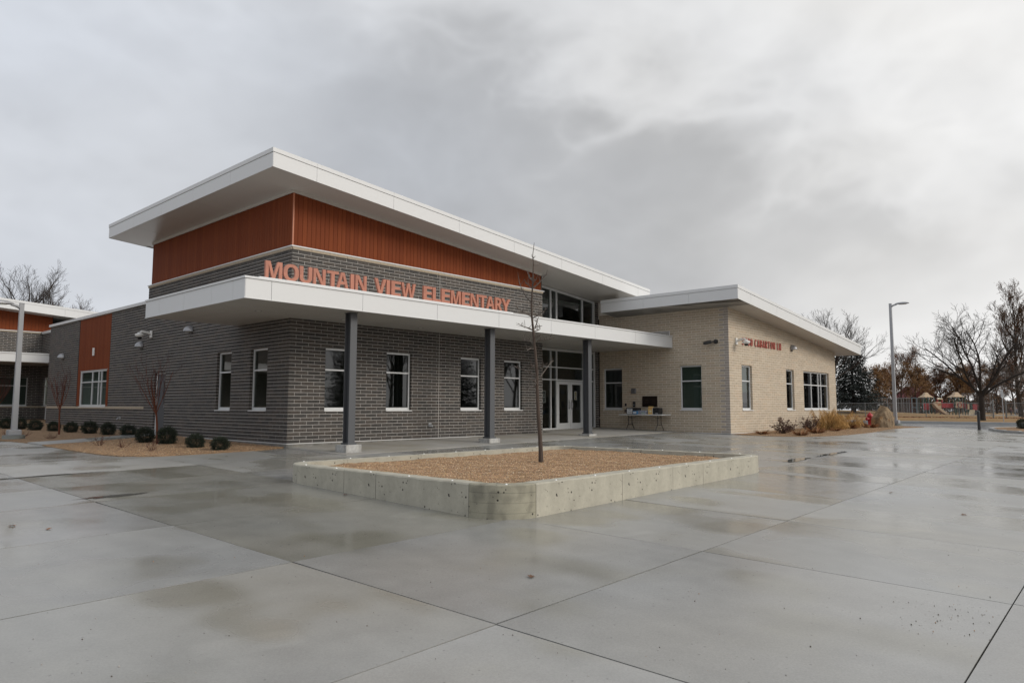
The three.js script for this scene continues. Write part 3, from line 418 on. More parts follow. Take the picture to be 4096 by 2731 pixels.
// steel columns on concrete pedestals
for (const x of [0.53, 5.8, 10.97]) {
  const s = new THREE.Shape([[-0.1, 0.125], [-0.1, 0.105], [-0.012, 0.105], [-0.012, -0.105], [-0.1, -0.105], [-0.1, -0.125], [0.1, -0.125], [0.1, -0.105], [0.012, -0.105], [0.012, 0.105], [0.1, 0.105], [0.1, 0.125]].map((a) => new THREE.Vector2(...a)));
  const c = mk('column', new THREE.ExtrudeGeometry(s, { depth: CB - 0.06, bevelEnabled: true, bevelThickness: 0.001, bevelSize: 0.003, bevelSegments: 1 }).rotateX(-HP).translate(0, 0.06, 0), steelPaint, school);
  c.position.set(x, 0, 2.19); mk('pedestal', rb(0.49, 0.5, 0.49, 0, -0.208, 0, 0.012), plainConcrete, c); mk('base_plate', rb(0.27, 0.05, 0.32, 0, 0.062, 0, 0.005), steelPaint, c); mk('cap_plate', rb(0.24, 0.014, 0.3, 0, CB - 0.007, 0, 0.003), steelPaint, c);
}
// windows
function makeWindow(at, turn, w, h, { transom, mulls = [], sill = true, back = -0.09, f = 0.055, name = 'window', blind, splitTop } = {}) {
  const g = new THREE.Group(); g.name = name; g.position.set(...at); g.rotation.y = turn; school.add(g);
  const z0 = back - 0.06, z1 = back, F2 = (u0, u1, y0, y1, n = 'frame') => mk(n, span(u0, u1, y0, y1, z0, z1, 0.006), frameMat, g);
  F2(0.002, f, 0.002, h - 0.002); F2(w - f, w - 0.002, 0.002, h - 0.002); F2(f + 0.001, w - f - 0.001, 0.002, f + 0.03); F2(f + 0.001, w - f - 0.001, h - f, h - 0.002);
  const ys = transom ? [f + 0.03, transom, h - f] : [f + 0.03, h - f], us = [f, ...mulls, w - f];
  for (let i = 1; i < us.length - 1; i++) F2(us[i] - 0.025, us[i] + 0.025, f + 0.031, h - f - 0.001, 'mullion');
  for (let i = 0; i + 1 < us.length; i++) { const a = us[i] + (i ? 0.026 : 0.001), b = us[i + 1] - (i + 2 < us.length ? 0.026 : 0.001); if (transom) F2(a, b, transom - 0.025, transom + 0.025, 'transom');
    for (let j = 0; j + 1 < ys.length; j++) mk('pane', span(a, b, ys[j] + (j ? 0.026 : 0.001), ys[j + 1] - (j + 2 < ys.length ? 0.026 : 0.001), 0, 0.006).translate(0, 0, back - 0.035), glass, g).geometry = new THREE.PlaneGeometry(b - a, ys[j + 1] - ys[j] - 0.03).translate((a + b) / 2, (ys[j] + ys[j + 1]) / 2, back - 0.035); }
  if (sill) mk('sill', span(-0.012, w + 0.012, -0.028, 0.0015, -0.15, 0.035, 0.004), sillMat, g);
  if (blind) mk('blind', span(f, w - f, h * (1 - blind), h - f, z0 - 0.05, z0 - 0.042), blindMat, g);
  return g;
}
const TR = 1.19;
for (const [a, b] of [[1.18, 2.19], [3.4, 4.41], [6.6, 7.59], [8.8, 9.79]]) makeWindow([a, WY0, 0], 0, b - a, WY1 - WY0, { transom: TR });
for (const [a, b] of [[-2.21, -1.2], [-4.41, -3.44]]) makeWindow([0, WY0, a], -HP, b - a, WY1 - WY0, { transom: TR });
makeWindow([16.256, WY0, -0.862], -HP, 1.015, WY1 - WY0, { transom: TR }); makeWindow([16.256, WY0, 3.02], -HP, 1.0, WY1 - WY0, { transom: TR, blind: 0.97 });
makeWindow([17.36, WY0, 5.24], 0, 0.966, WY1 - WY0, { transom: TR, blind: 0.6 }); makeWindow([21.896, WY0, 5.24], 0, 0.9, WY1 - WY0, { transom: TR }); makeWindow([23.946, WY0, 5.24], 0, 3.38, WY1 - WY0, { transom: TR, mulls: [1.2, 2.14, 2.5] });
makeWindow([0.1, 1.0, -18.05], -HP, 3.33, 1.56, { transom: 1.07, mulls: [1.48, 2.28, 2.62], back: -0.02, blind: 0.95 });
makeWindow([2.4, WY0 + C, -32.8], -HP, 1.05, 2.79 - WY0 - C, { transom: 1.2 }); makeWindow([-10, WY0 + C, -33.5], 0, 11.78, 2.79 - WY0 - C, { transom: 1.22, mulls: [1.9, 3.9, 5.9, 7.9, 9.9], blind: 0.95 });
// steel side door
{ const g = new THREE.Group(); g.name = 'side_door'; g.position.set(0, 0.0, -9.41); g.rotation.y = -HP; school.add(g);
  for (const [a, b, c, d] of [[0.004, 0.055, 0, 2.2], [0.915, 0.966, 0, 2.2], [0.004, 0.966, 2.201, 2.248]]) mk('door_frame', span(a, b, c, d, -0.17, -0.08, 0.004), sillMat, g);
  mk('door_leaf', span(0.057, 0.913, 0.06, 2.199, -0.15, -0.105, 0.004), S({ color: lin(0.075, 0.078, 0.083), roughness: 0.45 }), g); mk('door_light', span(0.62, 0.78, 1.05, 1.95, -0.106, -0.1), blackPlastic, g); mk('handle', span(0.8, 0.86, 0.98, 1.1, -0.1, -0.05, 0.01), silver, g); mk('threshold', span(-0.03, 1.0, 0.0, 0.055, -0.16, 0.08, 0.004), sillMat, g); }
// entrance: glazed screen with a pair of doors, and the clerestory above the canopy
{
  const Z = -1.2, g = new THREE.Group(); g.name = 'entrance_screen'; g.position.set(0, 0, Z); school.add(g);
  const Fr = (x0, x1, y0, y1, n = 'frame') => mk(n, span(x0, x1, y0, y1, -0.06, 0.06, 0.006), doorMat, g), gl = (x0, x1, y0, y1) => { const m = mk('pane', new THREE.PlaneGeometry(x1 - x0, y1 - y0).translate((x0 + x1) / 2, (y0 + y1) / 2, 0), glass, g); return m; };
  const xs = [11.05, 12.02, 12.89, 13.3, 15.14, 16.0]; // mullion lines
  for (const x of [12.02, 12.89]) Fr(x - 0.03, x + 0.03, 0.03, 3.4, 'mullion'); for (const x of [13.28, 15.16]) Fr(x - 0.035, x + 0.035, 0.03, 3.4, 'mullion'); Fr(11.0, 11.08, 0.02, 3.4); Fr(15.94, 16.05, 0.02, 3.4); Fr(11.0, 16.05, 3.401, 3.5);
  const bays = [[11.08, 11.99], [12.05, 12.86], [12.92, 13.245], [13.315, 15.125], [15.195, 15.94]];
  bays.forEach(([a, b], i) => { Fr(a, b, 2.145, 2.205, 'transom'); Fr(a, b, 2.68, 2.735, 'transom'); gl(a, b, 2.205, 2.68); gl(a, b, 2.735, 3.4); if (i !== 3) { Fr(a, b, 0.02, 0.14, 'bottom_rail'); gl(a, b, 0.14, 2.145); } });
  const cl = new THREE.Group(); cl.name = 'clerestory_window'; cl.position.set(0, 0, Z); school.add(cl);
  const top = (x) => YS(x) - 0.02, y0 = CT - 0.02;
  for (const x of [11.9, 12.89, 13.29, 15.12]) mk('mullion', hexa(x - 0.03, x + 0.03, -0.06, 0.06, () => y0 + 0.06, up(top, -0.09)), doorMat, cl);
  mk('frame', hexa(11.0, 16.05, -0.06, 0.06, up(top, -0.09), top), doorMat, cl); mk('frame', span(11.0, 16.05, y0, y0 + 0.06, -0.06, 0.06), doorMat, cl); mk('frame', hexa(15.9, 16.05, -0.06, 0.06, () => y0 + 0.06, up(top, -0.09)), doorMat, cl);
  for (const [a, b] of [[11.02, 11.87], [11.93, 12.86], [12.92, 13.26], [13.32, 15.09], [15.15, 15.9]]) { const s = new THREE.Shape([[a, y0 + 0.05], [b, y0 + 0.05], [b, top(b) - 0.08], [a, top(a) - 0.08]].map((q) => new THREE.Vector2(...q))); mk('pane', new THREE.ShapeGeometry(s), glass, cl); }
  for (const [x0, hx] of [[13.325, 0.78], [14.225, 0.1]]) {
    const d = new THREE.Group(); d.name = 'entrance_door'; d.position.set(x0, 0.03, Z); school.add(d); const w = 0.89, h = 2.1, P2 = (a, b, c, e, n = 'stile') => mk(n, span(a, b, c, e, -0.045, 0.035, 0.005), doorMat, d);
    P2(0, 0.14, 0, h); P2(w - 0.14, w, 0, h); P2(0.141, w - 0.141, h - 0.14, h, 'rail'); P2(0.141, w - 0.141, 0, 0.31, 'rail'); mk('pane', new THREE.PlaneGeometry(w - 0.28, h - 0.45).translate(w / 2, 0.31 + (h - 0.45) / 2, -0.005), glass, d);
    const hd = mk('handle', merge([new THREE.TubeGeometry(new THREE.CatmullRomCurve3([[0, 0.95, 0.03], [0, 0.95, 0.085], [0, 1.0, 0.1], [0, 1.15, 0.1], [0, 1.2, 0.085], [0, 1.2, 0.03]].map((q) => new THREE.Vector3(...q))), 20, 0.014, 8), rb(0.05, 0.42, 0.01, 0, 1.09, 0.04)]), silver, d); hd.position.x = x0 < 14 ? 0.81 : 0.08;
  }
}
// what closes the building where the photograph does not look, and the dim rooms behind the glass
{
  const P = (n, m, ...a) => mk(n, span(...a), m, school);
  P('rear_wall', charMats[1], 0.36, 28.2, -0.5, 4.9, -23.2, -23.0); P('rear_wall', charMats[1], 28.06, 28.31, -0.5, 3.9, -22.9, 5.0); P('rear_wall', charMats[1], 10.75, 10.985, -0.02, 5.5, -1.15, -0.25); P('rear_wall', charMats[1], 10.75, 10.985, 5.5, 6.24, -1.3, -0.03);
  P('rear_wall', charMats[1], 0.25, 16.9, 5.0, 5.8, L0 - 0.02, L0 + 0.2); P('rear_wall', mortarTan, 16.27, 16.47, 5.05, 5.8, -9, -0.14); P('rear_wall', charMats[1], 0.3, 16.9, 5.81, 7.0 - 1.3, L0, L0 + 0.15);
  P('flat_roof', white, 0.4, 28.1, 4.7, 4.9, -23, L0 - 0.05); P('flat_roof', white, 17, 28.1, 3.55, 3.65, -10, 4.9); P('rear_wall', charMats[1], 16.5, 17, 3.5, 5.6, -10, -1.2);
  P('room_floor', roomFloor, 0.24, 28, -0.2, -0.03, -22.9, -0.24); P('room_floor', roomFloor, 16.5, 28, -0.2, -0.031, -0.23, 5.0); P('room_ceiling', roomWall, 0.3, 10.7, 3.2, 3.3, -22.8, -0.3); P('room_ceiling', roomWall, 16.6, 28, 3.2, 3.3, -1, 4.98); P('lobby_ceiling', roomWall, 10.8, 16.25, 5.62, 5.7, -9, -1.5);
  P('room_wall', roomWall, 0.4, 10.6, -0.03, 3.2, -4.9, -4.8); P('room_wall', roomWall, 4.2, 4.3, -0.03, 3.2, -22.8, -4.91); P('room_wall', roomWall, 10.6, 10.72, -0.03, 5.5, -9.4, -0.3); P('room_wall', roomWall, 10.8, 16.5, -0.03, 5.6, -9.3, -9.2); P('room_wall', roomWall, 16.27, 16.4, -0.03, 5.7, -9.2, -1.4); P('room_wall', roomWall, 20.5, 20.6, -0.03, 3.2, -1, 4.98); P('room_wall', roomWall, 16.6, 28, -0.03, 3.2, -1.2, -1.1); P('room_wall', roomWall, 5.5, 5.6, -0.03, 3.2, -4.79, -0.3);
  P('rear_wall', charMats[1], 2.65, 6, -0.5, 6, -45, -33.8); P('rear_wall', charMats[1], -24, 6, -0.5, 6.4, -45.2, -45.02); P('rear_wall', charMats[1], -24.2, -24.01, -0.5, 6.9, -45, -33.52); P('room_floor', roomFloor, -23.9, 2.3, -0.2, -0.03, -45, -33.75); P('room_wall', roomWall, -23.9, 2.3, -0.03, 3.3, -38.2, -38.1); P('room_ceiling', roomWall, -23.9, 2.3, 3.3, 3.4, -38.1, -33.75); P('room_wall', roomWall, 5.0, 5.1, -0.03, 5.4, -33.4, -23.2);
  // canopy of the far wing
  const c = mk('far_canopy', span(-25, 2.39, 3.5, 4.0, -33.49, -29.42), white, school); mk('cap_flashing', span(-25.02, 2.395, 3.95, 4.02, -29.44, -29.38), white, c); mk('soffit_panel', span(-25, 2.39, 3.48, 3.499, -33.49, -29.43), soffitMat, c);
  P('downspout', white, 2.28, 2.38, 0.02, 0.98, -31.6, -31.48);
}

// ---------------------------------------------------------------- raised concrete planter
{
  const pl = thing('raised_planter', 'low raised concrete planter with rounded corners filled with tan gravel', 'planter', [0, 0, 0]);
  const T = 0, corners = [[-3.6, 6.02], [-3.68, 11.8], [4.86, 11.55], [4.7, 5.88]], path = [], R = 0.72;
  for (let k = 0; k < 4; k++) {
    const A = new THREE.Vector2(...corners[k]), Pv = new THREE.Vector2(...corners[(k + 3) % 4]), Nx = new THREE.Vector2(...corners[(k + 1) % 4]), a = Pv.clone().sub(A).normalize(), b = Nx.clone().sub(A).normalize(), r = k === 2 ? 0.5 : R;
    const s = A.clone().addScaledVector(a, r), e = A.clone().addScaledVector(b, r);
    for (let i = 0; i <= 10; i++) { const t = i / 10, q = s.clone().multiplyScalar((1 - t) ** 2).addScaledVector(A, 2 * t * (1 - t)).addScaledVector(e, t * t); path.push(q); }
    const far = Nx.clone().addScaledVector(b, -(k === 1 ? 0.5 : R)), n = 12; for (let i = 1; i < n; i++) path.push(e.clone().lerp(far, i / n));
  }
  const cum = [0]; for (let i = 1; i <= path.length; i++) cum.push(cum[i - 1] + path[i % path.length].distanceTo(path[i - 1]));
  const LEN = cum[path.length];
  const at = (s) => { s = ((s % LEN) + LEN) % LEN; let i = 0; while (cum[i + 1] < s) i++; const t = (s - cum[i]) / (cum[i + 1] - cum[i]), p = path[i].clone().lerp(path[(i + 1) % path.length], t), d = path[(i + 1) % path.length].clone().sub(path[i]).normalize(), pd = path[i].clone().sub(path[(i + path.length - 1) % path.length]).normalize(), nd = path[(i + 2) % path.length].clone().sub(path[(i + 1) % path.length]).normalize(); const dd = pd.lerp(d, 0.5 + t * 0.5).lerp(nd, t * 0.3).normalize(); return { p, n: new THREE.Vector2(dd.y, -dd.x).multiplyScalar(-1) }; };
  const sAt = (x, z) => { let best = 1e9, bs = 0; for (let s = 0; s < LEN; s += 0.02) { const q = at(s).p; const d = (q.x - x) ** 2 + (q.y - z) ** 2; if (d < best) { best = d; bs = s; } } return bs; };
  const mid = new THREE.Vector2(0.6, 8.8), nrm = (s) => { const { p, n } = at(s); if (n.dot(p.clone().sub(mid)) < 0) n.negate(); return { p, n }; };
  const a1 = tileNoise(131), a2 = tileNoise(135), cells = []; const pr = rng(77); for (let i = 0; i < 420; i++) cells.push([pr(), pr(), 0.0009 + pr() ** 5 * 0.008]);
  const grid = new Map(); for (const c of cells) { const k = `${Math.floor(c[0] * 40)}_${Math.floor(c[1] * 40)}`; if (!grid.has(k)) grid.set(k, []); grid.get(k).push(c); }
  const pit = (u, v) => { let w = 0; const i = Math.floor(u * 40), j = Math.floor(v * 40); for (let a = -1; a < 2; a++) for (let b = -1; b < 2; b++) for (const c of grid.get(`${i + a}_${j + b}`) ?? []) { const d = Math.hypot(u - c[0], (v - c[1]) * 1.0) / c[2]; if (d < 1) w = Math.max(w, 1 - d * d); } return w; };
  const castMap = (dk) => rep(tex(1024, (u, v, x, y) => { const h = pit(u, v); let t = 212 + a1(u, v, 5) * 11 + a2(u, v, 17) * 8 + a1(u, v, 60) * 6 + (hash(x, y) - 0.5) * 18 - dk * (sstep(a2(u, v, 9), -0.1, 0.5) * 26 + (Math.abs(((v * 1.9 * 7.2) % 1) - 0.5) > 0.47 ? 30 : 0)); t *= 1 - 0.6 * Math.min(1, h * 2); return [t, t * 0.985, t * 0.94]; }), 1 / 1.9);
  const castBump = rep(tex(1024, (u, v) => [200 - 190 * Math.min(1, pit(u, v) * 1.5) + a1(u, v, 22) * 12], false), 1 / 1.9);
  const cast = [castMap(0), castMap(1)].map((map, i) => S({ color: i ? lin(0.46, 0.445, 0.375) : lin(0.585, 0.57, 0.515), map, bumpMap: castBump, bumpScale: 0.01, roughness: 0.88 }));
  const js = [[-3.66, 8.1], [-3.66, 8.98], [-3.79, 11.1], [-3.05, 11.82], [-0.9, 11.76], [0.75, 11.7], [1.9, 11.67], [4.62, 11.6], [5.1, 10.7], [5.0, 8.6], [4.86, 6.5], [4.1, 5.84], [1.6, 5.88], [-0.4, 5.92], [-2.3, 5.95], [-3.72, 6.6]].map(([x, z]) => sAt(x, z)).sort((a, b) => a - b);
  const wob = createNoise2D(rng(71)), TH = 0.26;
  js.forEach((s0, k) => {
    const s1 = k + 1 < js.length ? js[k + 1] : js[0] + LEN, n = Math.max(4, Math.ceil((s1 - s0) / 0.12)), wide = k % 3 === 1 ? 0.005 : 0.0025, P = [], N = [], U = [], I = [];
    // cross-section: outside bottom, outside top, chamfer, inside top, inside bottom
    const sec = (s, i) => { const { p, n } = nrm(s), e = wob(s * 3, 1) * 0.004, c = 0.018 + wob(s * 7, 4) * 0.006, q = (o, y) => [p.x + n.x * o, y, p.y + n.y * o], g = H(p.x, p.y) - 0.12; return [[q(0, g), n.x, 0, n.y, g], [q(0, T - c + e), n.x, 0, n.y, T], [q(0, T - c + e), n.x * 0.7, 0.7, n.y * 0.7, T], [q(-c, T + e), n.x * 0.7, 0.7, n.y * 0.7, T + c], [q(-c, T + e), 0, 1, 0, T + c], [q(-TH + c, T + e), 0, 1, 0, T + TH - c], [q(-TH + c, T + e), -n.x, 0, -n.y, T + TH], [q(-TH, T - 0.3), -n.x, 0, -n.y, T + TH + 0.3]]; };
    for (let i = 0; i <= n; i++) { const s = lerp(s0 + wide, s1 - wide, i / n); for (const [q, nx, ny, nz, v] of sec(s, i)) { P.push(...q); N.push(nx, ny, nz); U.push(s, v); } }
    for (let i = 0; i < n; i++) for (const j of [0, 2, 4, 6]) { const a = i * 8 + j, b = a + 8; I.push(a, b, a + 1, b, b + 1, a + 1); }
    for (const i of [0, n]) { const b0 = P.length / 3, o = sec(lerp(s0 + wide, s1 - wide, i / n)), { n: nn } = nrm(s0); for (const j of [0, 1, 3, 5, 7]) { P.push(...o[j][0]); N.push(nn.y, 0, -nn.x); U.push(0, o[j][4]); } for (let t = 1; t < 4; t++) I.push(b0, b0 + t, b0 + t + 1); }
    const g = new THREE.BufferGeometry(); g.setAttribute('position', new THREE.Float32BufferAttribute(P, 3)); g.setAttribute('normal', new THREE.Float32BufferAttribute(N, 3)); g.setAttribute('uv', new THREE.Float32BufferAttribute(U, 2)); g.setIndex(I);
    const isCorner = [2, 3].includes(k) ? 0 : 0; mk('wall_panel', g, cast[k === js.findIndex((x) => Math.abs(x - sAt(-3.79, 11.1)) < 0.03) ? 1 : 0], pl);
  });
  // dark filler behind the joints
  { const P = [], I = [], n = 160; for (let i = 0; i <= n; i++) { const { p, n: nn } = nrm(i / n * LEN); for (const [o, y] of [[-0.012, -0.9], [-0.012, T - 0.03], [-TH + 0.06, T - 0.03], [-TH + 0.06, T - 0.3]]) P.push(p.x + nn.x * o, y, p.y + nn.y * o); } for (let i = 0; i < n; i++) for (let j = 0; j < 3; j++) { const a = i * 4 + j, b = a + 4; I.push(a, b, a + 1, b, b + 1, a + 1); } const g = new THREE.BufferGeometry(); g.setAttribute('position', new THREE.Float32BufferAttribute(P, 3)); g.setIndex(I); g.computeVertexNormals(); mk('joint_filler', g, S({ color: lin(0.06, 0.055, 0.05), roughness: 1 }), pl); }
  const stud = new THREE.SphereGeometry(0.016, 8, 6, 0, 6.2832, 0, 1.7), studMat = S({ color: lin(0.85, 0.85, 0.83), roughness: 0.4 });
  for (let s = 0.3; s < LEN - 0.3; s += 0.97) { const { p, n } = nrm(s); const m = mk('stud', stud, studMat, pl); m.position.set(p.x - n.x * 0.05, T - 0.002, p.y - n.y * 0.05); }
  // gravel fill, heaped a little against the rim
  const nz = createNoise2D(rng(44)), gy = (x, z) => -0.085 + 0.02 * nz(x * 0.6, z * 0.6) + 0.012 * nz(x * 2.3, z * 2.3) + 0.05 * Math.exp(-((x + 1.9) ** 2 + (z - 11.3) ** 2) * 0.8);
  const inner = (x, z) => { let c = false; for (let i = 0, j = path.length - 1; i < path.length; j = i++) { const a = path[i], b = path[j]; if ((a.y > z) !== (b.y > z) && x < (b.x - a.x) * (z - a.y) / (b.y - a.y) + a.x) c = !c; } return c; };
  const P = [], U = [], I = [], nx = 90, nzz = 60; for (let j = 0; j <= nzz; j++) for (let i = 0; i <= nx; i++) { let x = lerp(-3.56, 4.74, i / nx), z = lerp(6.04, 11.66, j / nzz); let ok = inner(x, z); for (let t = 0; t < 30 && !ok; t++) { x = lerp(x, 0.6, 0.02); z = lerp(z, 8.8, 0.02); ok = inner(x, z); } P.push(x, gy(x, z), z); U.push(x, z); }
  for (let j = 0; j < nzz; j++) for (let i = 0; i < nx; i++) { const a = j * (nx + 1) + i, b = a + nx + 1; I.push(a, b, a + 1, a + 1, b, b + 1); }
  const g = new THREE.BufferGeometry(); g.setAttribute('position', new THREE.Float32BufferAttribute(P, 3)); g.setAttribute('uv', new THREE.Float32BufferAttribute(U, 2)); g.setIndex(I); g.computeVertexNormals(); mk('gravel_fill', g, gravel, pl);
  stones('loose_gravel', '', 60000, 73, (r) => { const x = lerp(-3.35, 4.55, r()), z = lerp(6.25, 11.45, r()); return new THREE.Vector3(x, gy(x, z), z); }, pl);
}
// the canvas of wood: bark textures
const barkTex = rep(tex(512, (u, v, x, y) => { const t = 180 + tnA(u * 1, v * 0.2, 30) * 50 + tnB(u, v, 12) * 30 + (hash(x, y) - 0.5) * 40; return [t, t * 0.97, t * 0.94]; }), 4, 0.6);
const bark = (r, g, b) => S({ color: lin(r, g, b), map: barkTex, roughness: 0.95 });
const greyBark = bark(0.16, 0.125, 0.105), darkBark = bark(0.062, 0.05, 0.042), twigBark = bark(0.10, 0.075, 0.058), redBark = bark(0.25, 0.085, 0.045), redTwig = bark(0.17, 0.055, 0.045), paleBark = bark(0.26, 0.235, 0.215), brownTwig = bark(0.17, 0.105, 0.058);

// the sapling in the planter: stem and branches as the photograph shows them, spread in depth
{
  const D0 = 14.62, base = pix(2164, 1838, D0), t = thing('sapling', 'thin leafless sapling growing from the gravel of the raised planter', 'tree', [base.x, -0.1, base.z]);
  const L = (u, v, dz = 0) => pix(u, v, D0 + dz).sub(t.position), r = rng(3), q = (x, y) => [1950 + x * 400 / 1254, 1000 + y * 500 / 1568];
  const stem = [[2164, 1846], [2163, 1800], [2160, 1740], [2154, 1665], [2149, 1560], [2148, 1490], [2142, 1420], [2138, 1380], [2133, 1320], [2127, 1262], [2126, 1210], [2130, 1150], [2132, 1100], [2134, 1050], [2131, 1020], [2134, 995], [2137, 970]], rad = [0.052, 0.045, 0.042, 0.038, 0.033, 0.031, 0.028, 0.029, 0.024, 0.021, 0.018, 0.015, 0.012, 0.0095, 0.0075, 0.006, 0.004];
  const tb = new Tubes(); tb.line(stem.map(([u, v]) => L(u, v)), rad, 9); mk('trunk', tb.geo(), greyBark, t);
  const br = [[[565, 385], [520, 335], [507, 265]], [[555, 480], [515, 440], [470, 410]], [[545, 655], [470, 560], [405, 425], [390, 340]], [[545, 830], [470, 790], [400, 750], [340, 690]], [[555, 1000], [500, 975], [440, 955], [383, 920]], [[585, 1195], [530, 1140], [460, 1130], [436, 1112]], [[580, 1238], [530, 1240], [492, 1262]], [[610, 1590], [540, 1540], [450, 1500], [375, 1480], [340, 1452]], [[575, 475], [650, 408], [705, 345], [750, 300]], [[570, 430], [585, 395], [605, 368]], [[560, 770], [610, 720], [680, 680]], [[568, 850], [630, 820], [690, 775], [755, 728]], [[590, 1018], [640, 1005], [665, 985]], [[588, 985], [630, 955], [682, 955]], [[600, 1095], [650, 1080], [668, 1062]], [[620, 1142], [690, 1118], [760, 1122], [835, 1098]], [[635, 1478], [690, 1465], [720, 1440]], [[660, 1590], [720, 1510], [780, 1430], [830, 1385]], [[600, 1462], [560, 1452], [530, 1430]], [[572, 580], [610, 590], [655, 578]], [[566, 115], [585, 92]], [[568, 190], [592, 195]], [[558, 620], [585, 690], [575, 740]], [[600, 960], [618, 920], [632, 880]], [[612, 1700], [560, 1725], [500, 1735]], [[628, 1690], [590, 1640], [520, 1610]]];
  const tw = new Tubes();
  for (const b of br) { const k = (r() - 0.5) * 0.9, n = b.length, pts = b.map(([x, y], i) => L(...q(x, y), k * (i / (n - 1)) ** 1.2)), r0 = n > 3 ? 0.0155 : n > 2 ? 0.0125 : 0.009; const cv = new THREE.CatmullRomCurve3(pts).getPoints(8); tw.line(cv, cv.map((_, i) => lerp(r0, 0.0042, i / 8)), 5);
    for (let i = 0; i < n * 2; i++) { const s = cv[2 + Math.floor(r() * 6)], d = rdir(r).multiplyScalar(0.6).add(new THREE.Vector3(0, 0.5, 0)).normalize(), l = 0.05 + r() * 0.12; tw.line([s, s.clone().addScaledVector(d, l * 0.5).add(rdir(r).multiplyScalar(0.01)), s.clone().addScaledVector(d, l)], [0.0055, 0.0042, 0.003], 4); } }
  mk('branches', tw.geo(), paleBark, t);
}
// leafless trees
function bareTree(o) {
  const r = rng(o.seed), big = new Tubes(), fine = new Tubes(), ends = [];
  const go = (p, dir, len, rad, lv) => {
    const n = lv === 0 ? 7 : lv < 3 ? 5 : 3, pts = [p.clone()], rr = [rad], d = dir.clone(), end = rad * (lv === 0 ? (o.trunkTaper ?? 0.55) : 0.35);
    for (let i = 1; i <= n; i++) { d.addScaledVector(rdir(r), (o.gnarl ?? 0.2) * (lv ? 1 : 0.3)).addScaledVector(new THREE.Vector3(0, 1, 0), (o.lift ?? 0.1) * (lv ? 1 : 0) - (lv >= 3 ? (o.droop ?? 0) : 0)).normalize(); pts.push(pts[i - 1].clone().addScaledVector(d, len / n)); rr.push(Math.max(lerp(rad, end, i / n), o.minR)); }
    (lv < 2 ? big : fine).line(pts, rr, lv === 0 ? 10 : lv === 1 ? 7 : lv === 2 ? 5 : 3);
    if (lv >= o.levels) { ends.push([pts[n], d.clone()]); return; }
    const k = o.kids[lv];
    for (let c = 0; c < k; c++) {
      const t = lv === 0 ? lerp(o.first ?? 0.45, 1, Math.pow((c + r() * 0.6) / k, 0.8)) : lerp(0.22, 1, (c + r()) / k), f = Math.min(t * n, n - 0.001), i = Math.floor(f), b = pts[i].clone().lerp(pts[i + 1], f - i), pd = pts[i + 1].clone().sub(pts[i]).normalize();
      const ax = new THREE.Vector3().crossVectors(pd, rdir(r)).normalize(); if (lv === 0) { const a = c * 2.39996 + r(); ax.set(Math.cos(a), 0, Math.sin(a)); }
      const an = lerp(o.angle[0], o.angle[1], r()) * (t > 0.95 && lv < 2 ? 0.5 : 1), nd = pd.clone().applyAxisAngle(ax, an), nl = len * lerp(o.shrink[0], o.shrink[1], r()) * (lv === 0 ? (o.limb ?? 1) * (1.15 - 0.45 * t) : 1.1 - 0.4 * t);
      go(b, nd, nl, Math.max(rr[i] * (lv === 0 ? 0.5 : 0.55), o.minR), lv + 1);
    }
  };
  go(new THREE.Vector3(0, -0.1, 0), new THREE.Vector3(o.lean ?? 0, 1, 0).normalize(), o.trunk, o.radius, 0);
  return { big: big.geo(), fine: fine.geo(), ends, r };
}
function tree(name, label, pos, o, mats, group, leafy) {
  const t = thing(name, label, 'tree', pos, o.turn ?? 0, group), b = bareTree(o); mk('trunk', b.big, mats[0], t); mk('crown', b.fine, mats[1], t);
  if (leafy) { const lv = new Leaves(); for (const [e, d] of b.ends) for (let k = 0; k < leafy.n; k++) { const c = e.clone().add(rdir(b.r).multiplyScalar(leafy.spread * b.r())), dd = rdir(b.r).addScaledVector(d, 0.3).add(new THREE.Vector3(0, -(leafy.hang ?? 0.2), 0)).normalize(), s = new THREE.Vector3().crossVectors(dd, rdir(b.r)).normalize(), q = 0.6 + b.r() * 0.8; lv.leaf(c, dd, s, leafy.size * (0.6 + b.r()), leafy.size * leafy.wide, leafy.tints[Math.floor(b.r() * leafy.tints.length)].map((x) => x * q)); } mk('leaves', lv.geo(), S({ vertexColors: true, roughness: 0.9, side: THREE.DoubleSide }), t); }
  return t;
}
const groundAt = (u, depth) => { const p = pix(u, 1640, depth); return [p.x, H(p.x, p.z) + (p.x > 42 ? 0.12 : -0.08), p.z]; };

// ---------------------------------------------------------------- planting beside the building
{
  const o = { seed: 301, radius: 0.034, trunkTaper: 0.75, levels: 3, kids: [8, 5, 2], angle: [0.3, 0.75], shrink: [0.42, 0.68], limb: 2.3, first: 0.8, gnarl: 0.1, lift: 0.16, minR: 0.0026 };
  const g = 'young red-barked trees in the side gravel beds', P = (x, z) => [x, H(x, z), z];
  tree('young_tree', 'young leafless tree with red bark in front of the side door', P(-2.02, -3.72), { ...o, seed: 303, trunk: 1.15 }, [redBark, redTwig], g);
  tree('young_tree', 'young leafless tree with red bark in front of the rust panel wing', P(-2.5, -11.2), { ...o, seed: 307, trunk: 1.1, turn: 1 }, [redBark, redTwig], g);
  tree('young_tree', 'young leafless tree with red bark in front of the far canopy window', P(-2.9, -18.6), { ...o, seed: 311, trunk: 1.1, turn: 2 }, [redBark, redTwig], g);
}
